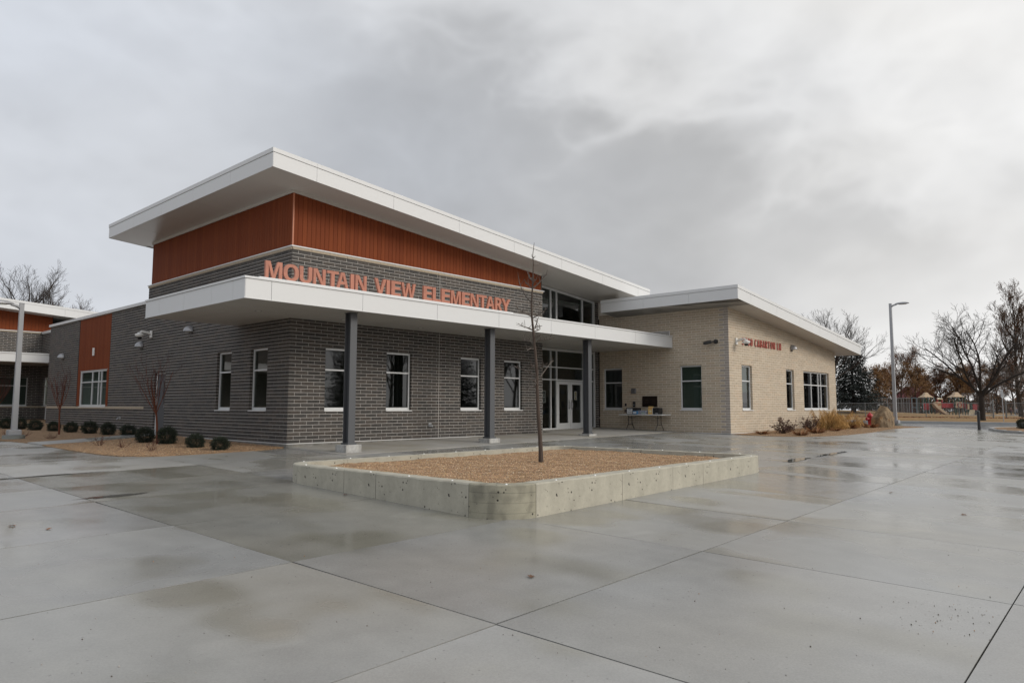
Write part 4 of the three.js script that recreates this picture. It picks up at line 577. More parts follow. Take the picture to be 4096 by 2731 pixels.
function shrubProto(seed, name, label) {
  const r = rng(seed), t = new THREE.Group(), lv = new Leaves(), tb = new Tubes(), R = 0.27;
  for (let i = 0; i < 26; i++) { const d = rdir(r); d.y = Math.abs(d.y) + 0.25; d.normalize(); tb.seg([0, -0.02, 0], [d.x * R * 0.95, d.y * R * 1.15, d.z * R * 0.95], 0.007, 0.002, 4); }
  for (let i = 0; i < 4600; i++) { const d = rdir(r); const k = R * (0.55 + 0.5 * Math.pow(r(), 0.5)) * (1 + 0.24 * Math.sin(d.x * 9 + seed) * Math.cos(d.z * 8) + 0.1 * Math.sin(d.y * 14 + d.x * 5)), c = new THREE.Vector3(d.x * k, Math.max(0.012, R * 0.84 + d.y * k * 0.98), d.z * k), dd = d.clone().add(rdir(r).multiplyScalar(0.7)).normalize(), s = new THREE.Vector3().crossVectors(dd, rdir(r)).normalize(), q = 0.6 + r() * 0.8; lv.leaf(c, dd, s, 0.035 + r() * 0.025, 0.014 + r() * 0.008, [0.018 * q, 0.026 * q, 0.013 * q]); }
  for (let i = 0; i < 40; i++) { const d = rdir(r); d.y = Math.abs(d.y); d.normalize(); const b = new THREE.Vector3(d.x * R, R * 0.86 + d.y * R, d.z * R); for (let k = 0; k < 9; k++) { const dd = d.clone().add(rdir(r).multiplyScalar(0.8)).normalize(), s = new THREE.Vector3().crossVectors(dd, rdir(r)).normalize(); lv.leaf(b.clone().addScaledVector(d, k * 0.007), dd, s, 0.03, 0.014, [0.034, 0.046, 0.022]); } }
  t.name = name; mk('stems', tb.geo(), twigBark, t); mk('foliage', lv.geo(), S({ vertexColors: true, roughness: 0.7, side: THREE.DoubleSide }), t); return t;
}
const shrubs = [shrubProto(401, 'evergreen_shrub'), shrubProto(402, 'evergreen_shrub'), shrubProto(403, 'evergreen_shrub')];
{
  const spots = [[-2.7, -17.6, 'clipped dark evergreen shrub at the far end of the row by the wing', 1], [-2.42, -16.6, 'second clipped evergreen shrub from the far end of the wing row', 1], [-2.25, -15.2, 'third clipped evergreen shrub from the far end of the wing row', 1], [-1.95, -13.9, 'clipped evergreen shrub behind the young tree trunk by the wing', 1], [-1.75, -12.5, 'clipped evergreen shrub below the rust panel window', 1], [-1.55, -11.1, 'clipped evergreen shrub under the wing wall tap', 1], [-1.42, -9.6, 'clipped evergreen shrub next to last before the concrete path', 1], [-1.05, -8.75, 'clipped evergreen shrub at the edge of the concrete path near the side door', 1], [-1.98, -4.75, 'wide evergreen shrub left of the young tree by the side door', 1.14], [-1.78, -3.62, 'wide evergreen shrub right of the young tree by the side door', 1.14], [-1.8, -1.66, 'round evergreen shrub below the two side wall windows', 1], [-1.72, -0.38, 'round evergreen shrub closest to the charcoal building corner', 0.97]];
  spots.forEach(([x, z, label, k], i) => { const s = copy(shrubs[i % 3], [x, H(x, z) + 0.01, z], i * 1.3, label, [k * (0.74 + 0.16 * hash(i, 3)), k * (0.66 + 0.18 * hash(i, 7)), k * (0.74 + 0.16 * hash(i, 5))]); s.userData.category = 'shrub'; s.userData.group = 'evergreen shrubs along the side wall'; });
}
function twigClump(seed, n, h, spread, red = true, leaves = 0) {
  const r = rng(seed), t = new THREE.Group(), tb = new Tubes(), lv = new Leaves();
  for (let i = 0; i < n; i++) {
    const a = r() * 6.28, e = lerp(0.25, 1.25, r()) * spread, d = new THREE.Vector3(Math.cos(a) * e, 1, Math.sin(a) * e).normalize(), pts = [new THREE.Vector3(Math.cos(a) * 0.02, -0.02, Math.sin(a) * 0.02)], len = h * (0.5 + r() * 0.6);
    for (let k = 1; k <= 4; k++) { d.add(rdir(r).multiplyScalar(0.14)).normalize(); pts.push(pts[k - 1].clone().addScaledVector(d, len / 4)); }
    tb.line(pts, [0.0055, 0.0045, 0.004, 0.003, 0.002], 4);
    for (let c = 0; c < 3; c++) { const b = pts[1 + Math.floor(r() * 3)], dd = d.clone().add(rdir(r).multiplyScalar(0.9)).normalize(), l = len * (0.2 + r() * 0.3), e2 = b.clone().addScaledVector(dd, l); tb.line([b, b.clone().addScaledVector(dd, l * 0.5).add(rdir(r).multiplyScalar(0.012)), e2], [0.0035, 0.0028, 0.0018], 4); if (leaves) for (let m = 0; m < leaves; m++) { const q = b.clone().lerp(e2, 0.3 + 0.7 * r()), ld = rdir(r).add(new THREE.Vector3(0, -0.6, 0)).normalize(), s = new THREE.Vector3().crossVectors(ld, rdir(r)).normalize(), w = 0.6 + r() * 0.8; lv.leaf(q, ld, s, 0.05 + r() * 0.05, 0.02 + r() * 0.02, [0.10 * w, 0.055 * w, 0.042 * w]); } }
  }
  mk('stems', tb.geo(), red ? redTwig : brownTwig, t); if (leaves) mk('dry_leaves', lv.geo(), S({ vertexColors: true, roughness: 0.9, side: THREE.DoubleSide }), t); return t;
}
{
  const put = (proto, name, x, z, label, cat, group, k = 1, lift = 0.01) => { proto.name = name; const c = copy(proto, [x, H(x, z) + lift, z], x * 3, label, k); c.userData.category = cat; if (group) c.userData.group = group; return c; };
  const low = [twigClump(501, 9, 0.34, 1.3), twigClump(502, 12, 0.26, 1.9), twigClump(503, 10, 0.4, 1.1)];
  const g = 'bare twiggy plants in the side gravel beds';
  [[-4.05, -11.6, 'bare twiggy plant left of the lamp post footing'], [-3.7, -10.6, 'bare twiggy plant right of the lamp post footing'], [-3.45, -8.6, 'low heap of dark twigs in the gravel between lamp post and path'], [-3.4, -4.2, 'bare twiggy plant where the path meets the front gravel bed'], [-3.22, -2.95, 'bare twiggy plant in the middle of the front gravel bed'], [-3.12, -1.25, 'bare twiggy plant in the front bed closest to the plaza corner']].forEach(([x, z, l], i) => put(low[[0, 0, 1, 2, 0, 2][i]], 'twiggy_plant', x, z, l, 'plant', g));
  // the bed along the address wall
  const dry = [twigClump(511, 34, 0.62, 0.95, false, 6), twigClump(512, 30, 0.6, 0.9, false, 6), twigClump(513, 22, 0.42, 1.0, true, 3)];
  put(dry[0], 'withered_shrub', 18.7, 6.35, 'withered shrub with dark curled leaves below the single address window', 'shrub', 'withered shrubs along the address wall', 1.12); put(dry[1], 'withered_shrub', 21.6, 6.3, 'withered shrub with dark curled leaves left of the golden feathery plant', 'shrub', 'withered shrubs along the address wall', 1.16); put(dry[1], 'withered_shrub', 20.2, 6.0, 'smaller withered shrub between the two larger ones', 'shrub', 'withered shrubs along the address wall', 0.6);
  put(dry[2], 'withered_shrub', 27.2, 6.5, 'reddish withered shrub between golden plant and fire hydrant', 'shrub', 'withered shrubs along the address wall', 1); put(dry[2], 'withered_shrub', 29.2, 6.1, 'reddish withered shrub right behind the fire hydrant', 'shrub', 'withered shrubs along the address wall', 0.8); put(dry[2], 'withered_shrub', 28.0, 5.4, 'reddish withered shrub at the wall corner by the hydrant', 'shrub', 'withered shrubs along the address wall', 1.15);
  const stump = (() => { const r = rng(520), t = new THREE.Group(), lv = new Leaves(); for (let i = 0; i < 130; i++) { const a = r() * 6.28, d = new THREE.Vector3(Math.cos(a), 0.15 + r() * 0.7, Math.sin(a)).normalize(), s = new THREE.Vector3().crossVectors(d, rdir(r)).normalize(), q = 0.5 + r() * 0.8; lv.leaf(new THREE.Vector3(Math.cos(a) * 0.03, 0, Math.sin(a) * 0.03), d, s, 0.12 + r() * 0.2, 0.015 + r() * 0.014, [0.26 * q, 0.12 * q, 0.05 * q]); } mk('dry_leaves', lv.geo(), S({ vertexColors: true, roughness: 0.95, side: THREE.DoubleSide }), t); return t; })();
  [[17.4, 6.0, 'collapsed brown grass tuft closest to the tan building corner'], [18.0, 7.3, 'collapsed brown grass tuft in front of the first withered shrub'], [20.1, 7.15, 'collapsed brown grass tuft in front of the second withered shrub'], [22.5, 7.1, 'collapsed brown grass tuft in front of the golden feathery plant'], [25.5, 6.8, 'collapsed brown grass tuft right of the golden feathery plant'], [27.1, 7.2, 'collapsed brown grass tuft between golden plant and boulder'], [29.3, 7.4, 'collapsed brown grass tuft at the foot of the boulder']].forEach(([x, z, l], i) => put(stump, 'grass_tuft', x, z, l, 'plant', 'collapsed grass tufts in the address wall bed', 1.1 + 0.3 * (i % 3)));
  // golden feathery clump
  const plume = (seed, x, z, n, h, label) => { const r = rng(seed), t = thing('feathery_plant', label, 'plant', [x, H(x, z) + 0.01, z], 0, 'golden feathery plants in the address wall bed'), tb = new Tubes(), lv = new Leaves();
    for (let i = 0; i < n; i++) { const a = r() * 6.28, d = new THREE.Vector3(Math.cos(a) * lerp(0.1, 1.0, r()), 1.0, Math.sin(a) * lerp(0.1, 1.0, r())).normalize(), len = h * (0.45 + r() * 0.8), pts = [new THREE.Vector3(Math.cos(a) * 0.1, -0.02, Math.sin(a) * 0.1)]; for (let k = 1; k <= 6; k++) { d.add(rdir(r).multiplyScalar(0.1)).add(new THREE.Vector3(0, k > 4 ? -0.12 : 0, 0)).normalize(); pts.push(pts[k - 1].clone().addScaledVector(d, len / 6)); } tb.line(pts, [0.011, 0.009, 0.008, 0.006, 0.005, 0.004, 0.0025], 5);
      for (let k = 0; k < 170; k++) { const f = 1.6 + r() * 4.3, j = Math.floor(f), b = pts[j].clone().lerp(pts[Math.min(j + 1, 6)], f - j).add(rdir(r).multiplyScalar(0.02 + 0.09 * (1 - f / 6))), ld = new THREE.Vector3(Math.cos(a) * 0.3, -1, Math.sin(a) * 0.3).add(rdir(r).multiplyScalar(0.55)).normalize(), s = new THREE.Vector3().crossVectors(ld, rdir(r)).normalize(), q = 0.55 + r() * 0.75; lv.leaf(b, ld, s, 0.12 + r() * 0.32, 0.006 + r() * 0.006, [0.50 * q, 0.30 * q, 0.105 * q]); } }
    mk('stems', tb.geo(), brownTwig, t); mk('plumes', lv.geo(), S({ vertexColors: true, roughness: 0.95, side: THREE.DoubleSide }), t); };
  plume(531, 23.4, 6.4, 24, 1.0, 'largest golden dried feathery plant below the wide address window'); plume(532, 24.5, 6.5, 20, 0.98, 'golden dried feathery plant leaning right of the wide address window'); plume(533, 25.7, 6.6, 15, 0.72, 'lower golden dried feathery plant closest to the fire hydrant');
}

// ---------------------------------------------------------------- lamps, cameras and fittings
function sconce(pos, turn, label) {
  const t = thing('wall_lamp', label, 'wall lamp', pos, turn, 'silver half-dome lamps on the walls'); t.scale.setScalar(0.82);
  const hood = new THREE.SphereGeometry(1, 20, 10, 0, Math.PI, 0, HP).scale(0.225, 0.26, 0.3); hood.translate(0, -0.06, 0.015); mk('hood', hood, silver, t);
  mk('rim', new THREE.TorusGeometry(1, 0.03, 6, 20, Math.PI).rotateX(HP).scale(0.222, 0.3, 0.296).translate(0, -0.06, 0.015), silver, t);
  mk('lens', new THREE.CylinderGeometry(0.19, 0.17, 0.04, 16, 1, false, -HP, Math.PI).scale(1, 1, 1.25).translate(0, -0.06, 0.02), S({ color: lin(0.55, 0.55, 0.52), roughness: 0.35 }), t); mk('back_plate', rb(0.2, 0.2, 0.03, 0, -0.07, 0.014), S({ color: lin(0.09, 0.085, 0.08), roughness: 0.5 }), t);
}
sconce([-0.003, 3.62, -6.45], -HP, 'half-dome wall lamp above the two side wall windows'); sconce([0.097, 3.35, -11.05], -HP, 'half-dome wall lamp on the low wing below the dome camera'); sconce([0.097, 3.35, -20.7], -HP, 'half-dome wall lamp on the far end of the low wing'); sconce([22.62, 3.74, 5.243], 0, 'half-dome wall lamp on the tan wall right of the street address');
function domeCam(pos, turn, label) {
  const t = thing('dome_camera', label, 'security camera', pos, turn, 'white dome cameras on wall brackets');
  mk('wall_plate', rb(0.17, 0.26, 0.05, 0, 0, 0.026, 0.012), camWhite, t); const tb = new Tubes(); tb.line([[0, 0.02, 0.04], [0, 0.06, 0.2], [0, 0.075, 0.36], [0, 0.03, 0.42]].map((a) => new THREE.Vector3(...a)), [0.055, 0.05, 0.045, 0.05], 10); mk('arm', tb.geo(), camWhite, t);
  mk('housing', new THREE.LatheGeometry([[0, 0.05], [0.06, 0.045], [0.09, 0.0], [0.155, -0.02], [0.16, -0.06], [0.12, -0.11], [0.1, -0.13], [0, -0.13]].map((a) => new THREE.Vector2(...a)), 24).translate(0, 0.0, 0.43), camWhite, t); mk('dome', new THREE.SphereGeometry(0.088, 16, 8, 0, 6.2832, HP, HP).translate(0, -0.125, 0.43), PH({ color: lin(0.01, 0.01, 0.012), roughness: 0.08 }), t);
}
domeCam([-0.003, 3.7, -9.85], -HP, 'white dome camera on the end of the charcoal side wall'); domeCam([16.9, 3.68, 5.243], 0, 'white dome camera in front of the street address');
{ const t = thing('bullet_camera', 'black bullet camera on the tan wall beside the corner', 'security camera', [16.253, 3.66, 4.7], -HP); mk('mount', new THREE.CylinderGeometry(0.085, 0.095, 0.06, 18).rotateX(HP).translate(0, 0, 0.032), blackPlastic, t); const tb = new Tubes(); tb.seg([0, 0, 0.05], [-0.1, -0.01, 0.17], 0.03, 0.03, 10); mk('arm', tb.geo(), blackPlastic, t); mk('barrel', new THREE.CapsuleGeometry(0.058, 0.24, 4, 12).rotateZ(HP).rotateZ(0.22).rotateY(0.5).translate(-0.25, -0.05, 0.24), blackPlastic, t); mk('hood', rb(0.36, 0.012, 0.12, 0, 0, 0, 0.004).rotateZ(0.22).rotateY(0.5).translate(-0.27, 0.02, 0.25), blackPlastic, t); }
function lampPost(pos, h, turn, label, drum) {
  const t = thing('lamp_post', label, 'lamp post', pos, turn, 'square grey lamp posts'), s = new THREE.CylinderGeometry(0.085, 0.11, h, 4, 1); s.rotateY(Math.PI / 4); mk('pole', flat(s).translate(0, drum + h / 2, 0), poleMat, t); t.children[0].geometry.computeVertexNormals();
  mk('footing', new THREE.CylinderGeometry(0.31, 0.33, drum + 0.25, 28).translate(0, drum / 2 - 0.125, 0), S({ color: lin(0.27, 0.285, 0.265), map: plainConcrete.map, roughness: 0.9 }), t); mk('base_cover', merge([rb(0.36, 0.16, 0.36, 0, drum + 0.08, 0, 0.015), rb(0.33, 0.02, 0.33, 0, drum + 0.165, 0, 0.008)]), poleMat, t); mk('pole_cap', rb(0.135, 0.03, 0.135, 0, drum + h + 0.01, 0, 0.01), poleMat, t);
  const tb = new Tubes(); tb.line([[0.05, -0.1, 0], [0.15, -0.05, 0], [0.3, -0.02, 0]].map((a) => new THREE.Vector3(a[0], a[1] + drum + h - 0.03, 0)), [0.055, 0.045, 0.04], 8); mk('arm', tb.geo(), poleMat, t);
  const hd = new THREE.SphereGeometry(1, 24, 12); const p = hd.attributes.position; for (let i = 0; i < p.count; i++) { const x = p.getX(i), y = p.getY(i), z = p.getZ(i), w = 0.72 + 0.28 * x; p.setXYZ(i, x * 0.36, y > 0 ? y * 0.085 : y * 0.035, z * 0.15 * w); } hd.computeVertexNormals(); hd.translate(0.56, drum + h - 0.03, 0); mk('lamp_head', hd, silver, t); mk('lens', new THREE.SphereGeometry(1, 16, 6).scale(0.2, 0.012, 0.1).translate(0.6, drum + h - 0.068, 0), S({ color: lin(0.6, 0.6, 0.56), roughness: 0.3 }), t);
}
lampPost([-4.3, H(-4.3, -9.3), -9.3], 4.25, Math.PI, 'shorter lamp post rising from the gravel bed beside the side wing', 0.13); lampPost([30.95, H(30.95, 7.3), 7.3], 6.3, -HP, 'tall lamp post behind the boulder at the end of the plaza', 0.12);
{ const t = thing('bollard', 'black rounded steel bollard at the far edge of the plaza', 'bollard', [30.03, H(30.03, 11.18), 11.18]); mk('post', new THREE.LatheGeometry([[0.062, -0.1], [0.062, 0.86], [0.056, 0.885], [0.035, 0.903], [0, 0.908]].map((a) => new THREE.Vector2(...a)), 24), blackPlastic, t); mk('collar', new THREE.LatheGeometry([[0.0, 0.02], [0.085, 0.012], [0.09, -0.02]].map((a) => new THREE.Vector2(...a)), 24), blackPlastic, t); }
// fire hydrant
{ const red = S({ color: lin(0.40, 0.012, 0.018), roughness: 0.4 }), t = thing('fire_hydrant', 'red fire hydrant standing between the withered shrubs and the boulder', 'fire hydrant', [28.95, H(28.95, 6.64), 6.64], -0.5);
  const la = (a, n = 20) => new THREE.LatheGeometry(a.map((q) => new THREE.Vector2(...q)), n); mk('barrel', la([[0.15, -0.05], [0.15, 0.03], [0.11, 0.05], [0.105, 0.3], [0.115, 0.42], [0.11, 0.5]]), red, t); mk('flange', merge([la([[0.11, 0.5], [0.155, 0.505], [0.155, 0.53], [0.12, 0.54]]), la([[0.11, 0.05], [0.16, 0.055], [0.16, 0.085], [0.11, 0.095]])]), red, t); mk('bonnet', la([[0.15, 0.53], [0.14, 0.57], [0.105, 0.63], [0.05, 0.67], [0.03, 0.675], [0.03, 0.72], [0, 0.725]]), red, t);
  mk('side_nozzle', merge([new THREE.CylinderGeometry(0.05, 0.055, 0.36, 14).rotateX(HP).translate(0, 0.4, 0), new THREE.CylinderGeometry(0.062, 0.062, 0.05, 6).rotateX(HP).translate(0, 0.4, 0.19), new THREE.CylinderGeometry(0.062, 0.062, 0.05, 6).rotateX(HP).translate(0, 0.4, -0.19)]), red, t); mk('front_nozzle', merge([new THREE.CylinderGeometry(0.07, 0.075, 0.12, 16).rotateZ(HP).translate(-0.13, 0.37, 0), new THREE.CylinderGeometry(0.085, 0.085, 0.05, 6).rotateZ(HP).translate(-0.2, 0.37, 0)]), red, t); }
// boulder with a split flank
{ const nz = createNoise3D(rng(61)), g = new THREE.IcosahedronGeometry(1, 14), p = g.attributes.position, v = new THREE.Vector3(); const planes = [[-0.72, 0.68, 0.1, 0.66], [0.8, 0.58, 0.15, 0.70], [0.25, 0.96, 0.1, 0.93], [0.05, 0.25, 1, 0.62], [-1, 0.1, 0.15, 0.80], [1, 0.05, 0.2, 0.84], [-0.55, 0.15, 0.85, 0.70], [0.7, -0.1, 0.75, 0.78], [0, 0.1, -1, 0.7], [-0.3, 0.8, 0.55, 0.84]].map(([a, b, c, d]) => [new THREE.Vector3(a, b, c).normalize(), d]);
  for (let i = 0; i < p.count; i++) { v.fromBufferAttribute(p, i).normalize(); let k = 1.25; for (const [n, d] of planes) { const q = v.dot(n); if (q > 0.01) k = Math.min(k, d / q); } k += nz(v.x * 2.2, v.y * 1.2, v.z * 2.2) * 0.035 + Math.abs(nz(v.x * 6, v.y * 2.5, v.z * 6)) * 0.04 + nz(v.x * 16, v.y * 9, v.z * 16) * 0.012; p.setXYZ(i, v.x * k * 0.52, v.y * k * 0.66, v.z * k * 0.5); } g.computeVertexNormals();
  const rockTex = rep(tex(512, (u, w, x, y) => { const t = 190 + tnA(u, w, 4) * 40 + tnB(u, w * 0.4, 12) * 34 + tnA(u, w, 40) * 14 + (hash(x, y) - 0.5) * 30, q = sstep(tnB(u, w, 5), 0.1, 0.5); return [t, t * (0.95 - q * 0.08), t * (0.88 - q * 0.16)]; }), 1);
  const m = one('boulder', g, S({ color: lin(0.46, 0.375, 0.275), map: rockTex, bumpMap: rockTex, bumpScale: 0.02, roughness: 0.95 }), 'rough brown upright boulder beside the fire hydrant', 'boulder'); m.position.set(28.35, H(28.3, 7.5) + 0.4, 7.5); m.rotation.y = -0.65; }

// ---------------------------------------------------------------- lettering
const font = await new FontLoader().loadAsync('fonts/droid/droid_sans_bold.typeface.json');
function glyph(ch, x0, x1, h, depth) { const g = new TextGeometry(ch, { font, size: 1, depth: 1, curveSegments: 8, bevelEnabled: false }); g.computeBoundingBox(); const b = g.boundingBox; g.translate(-b.min.x, -b.min.y, -b.min.z); g.scale((x1 - x0) / (b.max.x - b.min.x), h / (b.max.y - b.min.y), depth / (b.max.z - b.min.z)); return g; }
{
  const t = thing('name_sign', 'large rust-red letters standing along the front edge of the entrance canopy', 'sign', [0, CT, 2.6]);
  const Ls = [['M', -2.201, -1.767], ['O', -1.731, -1.32], ['U', -1.294, -0.955], ['N', -0.917, -0.567], ['T', -0.524, -0.183], ['A', -0.236, 0.121], ['I', 0.188, 0.289], ['N', 0.331, 0.687], ['V', 0.951, 1.333], ['I', 1.347, 1.457], ['E', 1.503, 1.835], ['W', 1.854, 2.362], ['E', 2.65, 2.981], ['L', 2.996, 3.319], ['E', 3.335, 3.676], ['M', 3.709, 4.104], ['E', 4.148, 4.487], ['N', 4.51, 4.856], ['T', 4.874, 5.211], ['A', 5.199, 5.562], ['R', 5.593, 5.915], ['Y', 5.884, 6.296]];
  for (const [c, a, b] of Ls) { const round = c === 'O' ? 0.012 : c === 'U' ? 0.006 : 0; const m = mk('letter', c === 'I' ? span(0, b - a, 0, 0.405, 0, 0.06) : glyph(c, a, b, 0.405 + round, 0.06), letterMat, t); m.position.set(a, 0.042 - round, -0.03); }
  mk('rail', span(-2.36, 6.4, 0.001, 0.04, -0.05, 0.06, 0.004), white, t);
}
{
  const t = thing('address_sign', 'dark red street address letters on the tan wall', 'sign', [17.43, 3.57, 5.243]), s = '3500 CABARTON LN', W = 4.0, wd = { ' ': 0.55, 1: 0.6, I: 0.5, N: 1.06, O: 1.06, A: 1.08, L: 0.85 }; let sum = 0; for (const c of s) sum += wd[c] ?? 1; let x = 0;
  for (const c of s) { const w = (wd[c] ?? 1) * W / sum; if (c !== ' ') mk('letter', glyph(c, 0, w * 0.7, 0.31, 0.025), addrMat, t).position.set(x, 0, 0.012); x += w; }
}

// ---------------------------------------------------------------- the table by the entrance and what stands on it
const TY = 0.725;
{
  const gx = 15.82, t = thing('folding_table', 'white folding table with black legs against the tan wall', 'table', [gx, H(gx, 1.57) + 0.012, 1.57]), y0 = t.position.y, top = TY - y0;
  mk('table_top', rb(0.72, 0.045, 2.12, 0, top - 0.0225, 0, 0.018, 3), S({ color: lin(0.66, 0.66, 0.65), roughness: 0.5 }), t);
  const blk = S({ color: lin(0.02, 0.02, 0.021), roughness: 0.4 });
  for (const z of [-0.72, 0.72]) { const tb = new Tubes(); for (const x of [-1, 1]) tb.line([[x * 0.13, top - 0.045, z], [x * 0.13, 0.3, z], [x * 0.17, 0.22, z], [x * 0.29, 0.06, z], [x * 0.3, 0.0, z]].map((a) => new THREE.Vector3(...a)), [0.014, 0.014, 0.014, 0.014, 0.014], 8); tb.seg([-0.16, 0.24, z], [0.16, 0.24, z], 0.013, 0.013, 8); tb.seg([-0.13, 0.55, z], [0.13, 0.55, z], 0.01, 0.01, 6); mk('leg', tb.geo(), blk, t); const b2 = new Tubes(); b2.seg([0, 0.5, z], [0, top - 0.04, z * 0.25], 0.008, 0.008, 6); mk('brace', b2.geo(), blk, t); }
}
{
  const bin = (name, label, z, w, h, d, mat, x = 15.75) => { const t = thing(name, label, 'box', [x, TY + 0.001, z]); const k = 0.012; mk('body', merge([span(-d / 2, d / 2, 0, k, -w / 2, w / 2), span(-d / 2, -d / 2 + k, k, h, -w / 2, w / 2), span(d / 2 - k, d / 2, k, h, -w / 2, w / 2), span(-d / 2 + k, d / 2 - k, k, h, -w / 2, -w / 2 + k), span(-d / 2 + k, d / 2 - k, k, h, w / 2 - k, w / 2)]), mat, t); return t; };
  const a = bin('black_crate', 'open black plastic crate with a white notice on the folding table', 1.08, 0.52, 0.27, 0.34, blackPlastic); for (let i = 0; i < 5; i++) mk('rib', span(-0.176, -0.171, 0.06, 0.24, 0.02 + i * 0.045, 0.035 + i * 0.045), S({ color: lin(0.05, 0.05, 0.05), roughness: 0.5 }), a); mk('lip', span(-0.19, -0.171, 0.245, 0.272, -0.265, 0.265), blackPlastic, a);
  const lines = (rows, ink, paper, w = 128, h = 128) => { const c = document.createElement('canvas'); c.width = w; c.height = h; const x = c.getContext('2d'); x.fillStyle = paper; x.fillRect(0, 0, w, h); x.fillStyle = ink; for (const [y, a, b, k] of rows) x.fillRect(a * w, y * h, (b - a) * w, k * h); const t = new THREE.CanvasTexture(c); t.colorSpace = THREE.SRGBColorSpace; return t; };
  const sheetThing = (name, label, pos, w, h, map, turn = -HP, cat = 'notice') => { const m = one(name, bx(w, h, 0.003), S({ color: lin(0.8, 0.8, 0.78), map, roughness: 0.8 }), label, cat); const uv = m.geometry.attributes.uv, p = m.geometry.attributes.position; for (let i = 0; i < uv.count; i++) uv.setXY(i, p.getX(i) / w + 0.5, p.getY(i) / h + 0.5); m.position.set(...pos); m.rotation.y = turn; return m; };
  sheetThing('paper_notice', 'white printed notice on the front of the black crate', [15.572, TY + 0.135, 0.99], 0.27, 0.22, lines([[0.12, 0.12, 0.88, 0.07], [0.3, 0.3, 0.7, 0.05], [0.62, 0.1, 0.9, 0.035], [0.7, 0.1, 0.9, 0.035]], '#444a52', '#e9eaee'));
  bin('clear_tub', 'low clear plastic tub between the black crate and the manila envelope', 1.55, 0.5, 0.16, 0.3, PH({ color: lin(0.75, 0.78, 0.85), transmission: 0.75, thickness: 0, roughness: 0.12 }), 15.68);
  { const t = bin('blue_box', 'small blue box with white label strips at the corner of the clear tub', 1.33, 0.2, 0.14, 0.1, S({ color: lin(0.03, 0.16, 0.33), roughness: 0.5 }), 15.49); for (const y of [0.045, 0.095]) mk('label_strip', span(-0.056, -0.051, y - 0.016, y + 0.016, -0.075, 0.075), S({ color: lin(0.75, 0.78, 0.8), roughness: 0.7 }), t); }
  sheetThing('label_card', 'small white card with green border on the clear tub', [15.524, TY + 0.045, 1.68], 0.15, 0.06, lines([[0.0, 0, 1, 0.12], [0.88, 0, 1, 0.12], [0, 0, 0.05, 1], [0, 0.95, 1, 1], [0.35, 0.2, 0.8, 0.25]], '#3f7a68', '#dfe6e2'), -HP, 'card');
  { const m = one('manila_envelope', rb(0.245, 0.33, 0.012, 0, 0.165, 0, 0.003), S({ color: lin(0.66, 0.45, 0.17), roughness: 0.8 }), 'manila envelope leaning upright in front of the black box', 'envelope'); m.position.set(15.6, TY + 0.002, 2.0); m.rotation.set(0, -HP, 0); m.rotateX(-0.12); const f = mk('flap_strip', span(-0.122, 0.122, 0.245, 0.262, 0.0065, 0.008), S({ color: lin(0.5, 0.09, 0.04), roughness: 0.8 }), m); mk('address_label', span(-0.06, 0.04, 0.1, 0.15, 0.0065, 0.008), S({ color: lin(0.75, 0.7, 0.55), roughness: 0.8 }), m); }
  { const t = thing('black_box', 'closed black box at the right end of the folding table', 'box', [15.74, TY + 0.001, 2.26]); mk('body', rb(0.3, 0.27, 0.3, 0, 0.135, 0, 0.008), blackPlastic, t); mk('white_side', span(-0.152, -0.1, 0.02, 0.26, -0.166, -0.151), S({ color: lin(0.7, 0.71, 0.72), roughness: 0.6 }), t); mk('print_mark', span(-0.1535, -0.151, 0.03, 0.045, -0.02, 0.1), S({ color: lin(0.7, 0.7, 0.7), roughness: 0.6 }), t); mk('emblem', new THREE.CylinderGeometry(0.025, 0.025, 0.003, 16).rotateZ(HP).translate(-0.1518, 0.2, 0.02), S({ color: lin(0.06, 0.06, 0.065), roughness: 0.3 }), t); }
  // fittings on the tan wall
  const wx = 16.25;
  { const t = thing('dispenser_box', 'brushed steel recessed box on the tan wall beside the window', 'box', [wx, 1.725, 0.77], -HP); mk('case', rb(0.24, 0.23, 0.05, 0, 0, 0.02, 0.008), S({ color: lin(0.20, 0.20, 0.205), metalness: 0.6, roughness: 0.35 }), t); mk('latch', rb(0.02, 0.06, 0.012, -0.07, 0, 0.05), silver, t); mk('hinge', rb(0.016, 0.18, 0.014, 0.1, 0, 0.05), silver, t); }
  { const t = thing('intercom', 'tall black intercom panel on the tan wall left of the plaque', 'intercom', [wx, 1.15, 0.79], -HP); mk('case', rb(0.115, 0.24, 0.04, 0, 0, 0.02, 0.01), blackPlastic, t); mk('speaker', rb(0.05, 0.05, 0.006, 0, 0.06, 0.041), S({ color: lin(0.04, 0.04, 0.04), roughness: 0.6 }), t); mk('button', rb(0.035, 0.018, 0.01, 0, -0.03, 0.042), S({ color: lin(0.8, 0.8, 0.8), roughness: 0.4 }), t); }
  { const t = thing('card_reader', 'small black card reader on the tan wall by the window sill', 'card reader', [wx, 1.13, 0.35], -HP); mk('case', rb(0.08, 0.12, 0.03, 0, 0, 0.015, 0.008), blackPlastic, t); mk('indicator', rb(0.03, 0.006, 0.004, 0, 0.04, 0.031, 0.001), S({ color: lin(0.1, 0.1, 0.1), roughness: 0.3 }), t); }
  { const t = thing('outlet_cover', 'brown outlet cover on the tan wall below the card reader', 'outlet', [wx, 0.86, 0.335], -HP); mk('plate', rb(0.1, 0.13, 0.035, 0, 0, 0.016, 0.008), S({ color: lin(0.10, 0.075, 0.07), roughness: 0.5 }), t); mk('hinge', rb(0.09, 0.01, 0.01, 0, 0.06, 0.037, 0.002), S({ color: lin(0.08, 0.06, 0.055), roughness: 0.5 }), t); }
